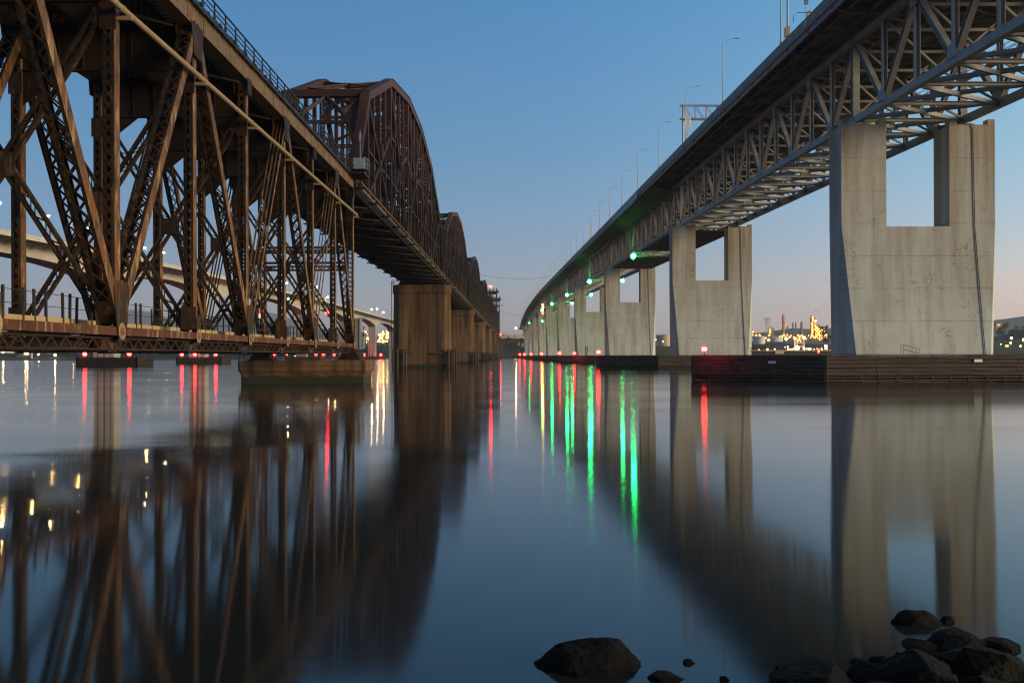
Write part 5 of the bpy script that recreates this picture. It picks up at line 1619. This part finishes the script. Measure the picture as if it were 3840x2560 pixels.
for z in (3.5, 7, 11): m.beam((-4.4, -2, z), (4.4, -2, z), 0.4, 0.4); m.beam((-4.4, 2, z), (4.4, 2, z), 0.4, 0.4)
m.beam((-4.4, -2, 0), (4.4, -2, 7), 0.3, 0.3); m.beam((4.4, -2, 0), (-4.4, -2, 7), 0.3, 0.3); m.beam((-4.4, -2, 11), (0, -2, 14), 0.4, 0.4); m.beam((4.4, -2, 11), (0, -2, 14), 0.4, 0.4)
m.build('frame', 'white_paint', ld)
for x, y, z, r in ((-5.2, -3, 11.5, 1.3), (4.2, -3, 12.5, 1.5), (-3, -2.6, 3.5, 1.4), (-1.5, -2.6, 2.2, 1.2), (3.8, -2.6, 2.2, 1.0)): lamp_at(ld, (x, y, z), r, 'lit_yard')
for px, py, D, mat, r, lab, h in ((2883, 1278, 1200, 'lit_sodium', 1.6, 'twin headed orange mast lamp in front of the refinery', 10), (3097, 1302, 960, 'lit_white', 1.3, 'glaring white lamp at the right end of the jetty by the pier', 4), (2949, 1274, 1300, 'lit_yard', 2.0, 'bright yellow lamp below the tan chimney', 8),
                               (3070, 1322, 985, 'lit_red', 1.0, 'red light on the piles of the jetty', 2.5), (2420, 1322, 1100, 'lit_yard', 0.8, 'pale lamp left of the second portal pier, low on the far bank', 5), (2486, 1282, 1380, 'lit_yard', 0.8, 'pale lamp left of the second portal pier, beside the tan tank', 8),
                               (2460, 1275, 1390, 'lit_sodium', 0.7, 'orange lamp left of the second portal pier, left of the tan tank', 8), (3793, 1274, 1100, 'lit_yard', 1.3, 'bright lamp in the right margin beyond the nearest pier', 8), (3790, 1292, 1080, 'lit_yard', 1.0, 'lower pale lamp in the right margin', 4),
                               (3773, 1303, 1060, 'lit_sodium', 0.9, 'orange lamp at the waterside in the right margin, left of a pair', 3), (3779, 1303, 1060, 'lit_sodium', 0.9, 'orange lamp at the waterside in the right margin, right of a pair', 3), (3753, 1296, 1080, 'lit_yard', 0.5, 'small white lamp in the right margin close to the pier', 4),
                               (3827, 1304, 1060, 'lit_sodium', 1.1, 'orange lamp at the extreme right edge by the water', 3), (3838, 1280, 1080, 'lit_yard', 1.4, 'yellow lamp cut by the right edge of the picture', 6)):
    yard_lamp(px, py, D, mat, r, lab, 'lamps on the far right shore', h)
p = pix(3752, 1224, 1640); t = thing('lit_warehouse', 'orange floodlit block on the hillside right of the nearest pier', 'building', WORLD, (p.x, 1640, p.z - 4))
m = MB(); m.box((-7, 0, -4), (4, 10, 6)); m.build('wall', 'tank_tan', t); m = MB(); m.box((-7.3, -0.3, 6), (4.3, 10.3, 6.5)); m.build('roof', 'stack_metal', t); lamp_at(t, (-4, -2.5, 4), 0.8, 'lit_sodium'); lamp_at(t, (1, -2.5, 1), 0.6, 'lit_sodium')
p = pix(3744 + 24, 1228, 1640)
# plant lights seen left of the tall brown pier
for k, (px0, px1, y0) in enumerate(((1372, 1383, 1241), (1414, 1440, 1250), (1432, 1466, 1234))):
    D = 1740; a, b = pix(px0, y0, D), pix(px1, 1282, D)
    t = thing('plant_block', 'process block crowded with yellow lights left of the tall brown pier, %s of three' % ['left', 'middle', 'right'][k], 'refinery block', WORLD, ((a.x + b.x) / 2, D, b.z - 2), group='yellow lit process blocks on the left bluff')
    w, h = b.x - a.x, a.z - b.z + 2
    m = MB()
    nx = max(2, int(w / 4)); nz = max(3, int(h / 4))
    for i_ in range(nx + 1): m.beam((-w / 2 + w * i_ / nx, 0, -4), (-w / 2 + w * i_ / nx, 0, h), 0.5, 0.5); m.beam((-w / 2 + w * i_ / nx, 6, -4), (-w / 2 + w * i_ / nx, 6, h), 0.5, 0.5)
    for j_ in range(nz + 1): m.box((-w / 2, 0, h * j_ / nz - 0.2), (w / 2, 6, h * j_ / nz))
    m.build('frame', 'stack_metal', t)
    m = MB(); m.tube([(-w * .2, 3, -4), (-w * .2, 3, h * .9)], w * .12, 12); m.tube([(w * .25, 3, -4), (w * .25, 3, h * .75)], w * .15, 12); m.build('vessel', 'tank_white', t)
    for q in range(12 if k == 0 else 22): lamp_at(t, (rnd.uniform(-w / 2, w / 2), -1.2, rnd.uniform(0.05, 1.0) * h), rnd.choice((0.8, 1.1, 1.5)), 'lit_plant')

# steam over the refinery
def steam(px, y0, y1, w0, w1, dens, label, lean=0):
    D = DR_ + 30; a, b = pix(px, y1, D), pix(px + lean, y0, D)
    m = MB(a); pts = []; rs = []
    for k in range(9):
        s = k / 8; pts.append(a.lerp(b, s)); rs.append((w0 + (w1 - w0) * s) / 2 / F * D)
    m.tube(pts, rs, 14); x = m.build('steam_plume', dens); x.location = a
    tag(x, label, 'steam', 'steam plumes over the refinery')
def steam_mat(name, d):
    m = bpy.data.materials.new(name); m.use_nodes = True; n, l = m.node_tree.nodes, m.node_tree.links
    n.remove(n['Principled BSDF']); v = n.new('ShaderNodeVolumePrincipled'); v.inputs['Color'].default_value = (0.95, 0.85, 0.75, 1)
    g = n.new('ShaderNodeNewGeometry'); t = n.new('ShaderNodeTexNoise'); t.inputs['Scale'].default_value = 0.12; l.new(g.outputs['Position'], t.inputs['Vector'])
    k = n.new('ShaderNodeMath'); k.operation = 'MULTIPLY'; l.new(t.outputs['Fac'], k.inputs[0]); k.inputs[1].default_value = d; l.new(k.outputs[0], v.inputs['Density'])
    l.new(v.outputs[0], n['Material Output'].inputs['Volume']); M[name] = m
steam_mat('steam_thin', 0.16)
steam(2879, 1196, 1266, 16, 26, 'steam_thin', 'pale orange steam column left of the refinery chimney')
steam(3024, 1240, 1266, 3, 9, 'steam_thin', 'small curl of steam left of the tallest lit tower', -2)
steam(3048, 1164, 1188, 3, 8, 'steam_thin', 'wisp of steam drifting off the top of the tallest lit tower', 12)

# ================================================================ rocks by the near shore
def rock_mesh(seed, sub=3, amp=0.05, mat='rock', pts=None):
    g = random.Random(seed); bm = bmesh.new()
    if pts is None:
        pts = []
        for k in range(8):
            a = 2 * math.pi * (k + g.uniform(-.4, .4)) / 8; r = g.uniform(0.82, 1.08)
            pts += [(r * math.cos(a), r * math.sin(a), g.uniform(-0.15, 0.12)), (r * math.cos(a), r * math.sin(a), -1.1)]
        cx, cy = g.uniform(-.25, .25), g.uniform(-.2, .2)
        for k in range(4):
            a = 2 * math.pi * (k + g.uniform(-.4, .4)) / 4; r = g.uniform(0.35, 0.7)
            pts.append((cx + r * math.cos(a), cy + r * math.sin(a), g.uniform(0.5, 1.0)))
        for k in range(3):
            a = g.uniform(0, 6.28); pts.append((0.82 * math.cos(a), 0.82 * math.sin(a), g.uniform(0.35, 0.6)))
    for p in pts: bm.verts.new(p)
    bmesh.ops.convex_hull(bm, input=bm.verts)
    bmesh.ops.delete(bm, geom=[v for v in bm.verts if not v.link_faces], context='VERTS')
    bmesh.ops.bevel(bm, geom=list(bm.edges), offset=0.022, segments=1, affect='EDGES', profile=0.6)
    bmesh.ops.triangulate(bm, faces=bm.faces)
    for _ in range(sub):
        long = [e for e in bm.edges if e.calc_length() > 0.08]
        bmesh.ops.subdivide_edges(bm, edges=long, cuts=1)
        bmesh.ops.triangulate(bm, faces=bm.faces)
    bm.normal_update()
    off = V((seed * 3.1, seed * 1.7, seed * 0.9))
    for v in bm.verts:
        n1 = noise.fractal(v.co * 1.8 + off, 0.9, 2.0, 5); n2 = noise.fractal(v.co * 10 + off, 0.8, 2.0, 4)
        v.co += v.normal * (amp * n1 + amp * 0.5 * n2)
    me = bpy.data.meshes.new('rock'); bm.to_mesh(me); bm.free(); me.materials.append(M[mat])
    me.polygons.foreach_set('use_smooth', [False] * len(me.polygons))
    return me
def rock(px0, px1, ytop, ybase, seed, label, mat='rock', zoff=0.0, deep=0.8, rz=0.0, name='rock', pts=None):
    D = (CAM_Z - zoff) * F / (ybase - HOR)
    w = (px1 - px0) / F * D; dp = w * deep
    Dt = D + dp * 0.35                                     # the top edge stands behind the front waterline
    hgt = max(0.05, (CAM_Z - (ytop - HOR) / F * Dt - zoff) * 0.82)
    x = ((px0 + px1) / 2 - 1920) / F * D
    o = bpy.data.objects.new(name, rock_mesh(seed, 3 if w < 0.5 else 4, mat=mat, pts=pts)); C.objects.link(o)
    o.location = (x, D + dp * 0.5, zoff); o.scale = (w / 2, dp / 2, hgt)
    o.rotation_euler = (0, 0, rz)
    tag(o, label, 'rock', 'rocks at the near shore')
BIG = [(-1, 0.1, 0.0), (-0.80, -0.2, 0.22), (-0.66, 0.1, 0.52), (-0.46, 0.15, 0.86), (-0.30, -0.40, 0.66), (0.1, 0.25, 1.0), (0.42, 0.1, 1.02), (0.46, -0.35, 0.88),
       (0.62, 0.1, 0.95), (0.82, -0.1, 0.55), (1.0, 0.0, 0.08), (0.92, -0.55, -0.1), (0.45, -0.95, -0.05), (0.3, -0.85, 0.3), (-0.2, -0.9, 0.05), (-0.25, -0.75, 0.4), (-0.65, -0.6, -0.05),
       (-0.6, 0.8, 0.1), (0.5, 0.9, 0.2), (0, 0.7, 0.7)]
BIG += [(x * 0.97, y * 0.97, -1.0) for x, y, z in BIG if z < 0.35]
DOME = [(-1, 0, 0.05), (-0.9, -0.3, 0.3), (-0.72, 0, 0.72), (-0.5, 0.1, 0.93), (-0.3, -0.1, 1.0), (0.05, 0.1, 0.93), (0.35, 0, 0.95), (0.42, -0.3, 0.8), (0.7, 0, 0.55), (1, 0, 0.02), (0.8, -0.6, -0.05),
        (0.2, -0.95, -0.05), (-0.5, -0.9, 0.0), (-0.2, -0.7, 0.55), (0.5, 0.9, 0.1), (-0.5, 0.9, 0.1)]
DOME += [(x * 0.97, y * 0.97, -1.0) for x, y, z in DOME if z < 0.35]
rock(1994, 2420, 2392, 2543, 3, 'big angular dark rock standing in the water at the bottom centre', pts=BIG)
rock(2425, 2572, 2518, 2562, 8, 'low flat rock at the bottom edge right of the big centre rock')
rock(2556, 2608, 2468, 2494, 12, 'tiny pointed rock in the water to the right of the big centre rock')
rock(2694, 2736, 2532, 2556, 14, 'tiny round rock at the bottom edge')
rock(3366, 3562, 2285, 2358, 21, 'dark domed rock alone in the water at the right, above the pile', pts=DOME)
rock(3530, 3594, 2312, 2342, 22, 'low small rock at the right tail of the lone domed rock')
rock(2936, 2992, 2500, 2538, 25, 'small rock with a pale edge left of the pile')
rock(3006, 3028, 2482, 2498, 26, 'tiny rock breaking the surface left of the pile')
rock(2916, 3318, 2478, 2640, 31, 'long low weedy rock at the bottom edge, left end of the pile', 'mossy_rock', deep=1.15)
rock(3195, 3271, 2466, 2500, 33, 'small dark rock behind the weedy rock', deep=1.15)
rock(3270, 3363, 2453, 2500, 35, 'small wet rock standing upright behind the middle of the pile', deep=1.15)
rock(3202, 3427, 2484, 2590, 37, 'flat tilted rock between the weedy rock and the big mossy rock', deep=1.15)
rock(3323, 3706, 2433, 2640, 41, 'big mossy rock in the middle of the pile', 'mossy_rock', deep=1.2)
rock(3405, 3558, 2399, 2450, 43, 'grey rock with a pale top behind the big mossy rock', deep=1.15)
rock(3530, 3759, 2371, 2462, 45, 'pointed dark brown rock at the back of the pile', deep=1.15)
rock(3699, 3882, 2403, 2460, 47, 'dark flat rock at the back right corner of the pile', deep=1.15)
rock(3558, 3822, 2436, 2530, 49, 'rounded grey boulder right of the big mossy rock', deep=1.15)
rock(3656, 3933, 2433, 2560, 51, 'large slab at the right edge of the picture', zoff=0.05, deep=1.2)
rock(3604, 3736, 2507, 2620, 53, 'dark wedge shaped rock below the rounded grey boulder', 'mossy_rock', deep=1.15)
rock(3668, 3932, 2515, 2680, 55, 'mossy rock in the bottom right corner', 'mossy_rock', deep=1.15)
rock(3249, 3420, 2537, 2650, 57, 'smooth rock at the bottom edge left of the big mossy rock', deep=1.15)
rock(3467, 3572, 2550, 2640, 59, 'small rock at the bottom edge under the big mossy rock', deep=1.15)
for k in range(26):
    px = rnd.uniform(2900, 3820); py = rnd.uniform(2478, 2545) if px < 3350 else rnd.uniform(2440, 2540); w = rnd.uniform(10, 34)
    rock(px, px + w, py, py + w * 0.7, 100 + k, 'small stone scattered among the boulders at the bottom right', zoff=0.0)
for k, (px, py) in enumerate(((3380, 2478), (3410, 2488), (3352, 2482), (3655, 2420), (3770, 2452), (3300, 2520), (3180, 2500))):
    rock(px, px + 40, py, py + 26, 70 + k, 'pebble sized rock wedged among the boulders of the pile', zoff=0.02)
# the bank under the rock pile
m = MB(); vs = []; fs = []
for j in range(21):
    for i in range(41):
        x = -6 + 16 * i / 40; y = -6 + 17.5 * j / 20
        h = 0.22 - 0.62 * max(0, (y - 9.6) * 0.42) - 0.30 * max(0, 4.0 - x) + 0.06 * noise.noise(V((x * 1.6, y * 1.6, 3)))
        vs.append((x, y, max(h, -2.0)))
for j in range(20):
    for i in range(40):
        a = j * 41 + i; fs.append((a, a + 1, a + 42, a + 41))
m.raw(vs, fs, True); struct(m.build('shore_ground', 'mud'))

# ================================================================ the thin evening air between the camera and the far shores
hz = bpy.data.materials.new('haze_air'); hz.use_nodes = True
_n, _l = hz.node_tree.nodes, hz.node_tree.links
_n.remove(_n['Principled BSDF'])
_v = _n.new('ShaderNodeVolumePrincipled')
_v.inputs['Color'].default_value = (0.80, 0.88, 1.0, 1)
_v.inputs['Density'].default_value = 0.00007
_v.inputs['Anisotropy'].default_value = 0.2
_l.new(_v.outputs[0], _n['Material Output'].inputs['Volume'])
M['haze'] = hz
mb = MB(); mb.box((-11500, -800, -6.0), (11500, 12500, 620)); hazebox = struct(mb.build('haze', 'haze'), 'stuff')
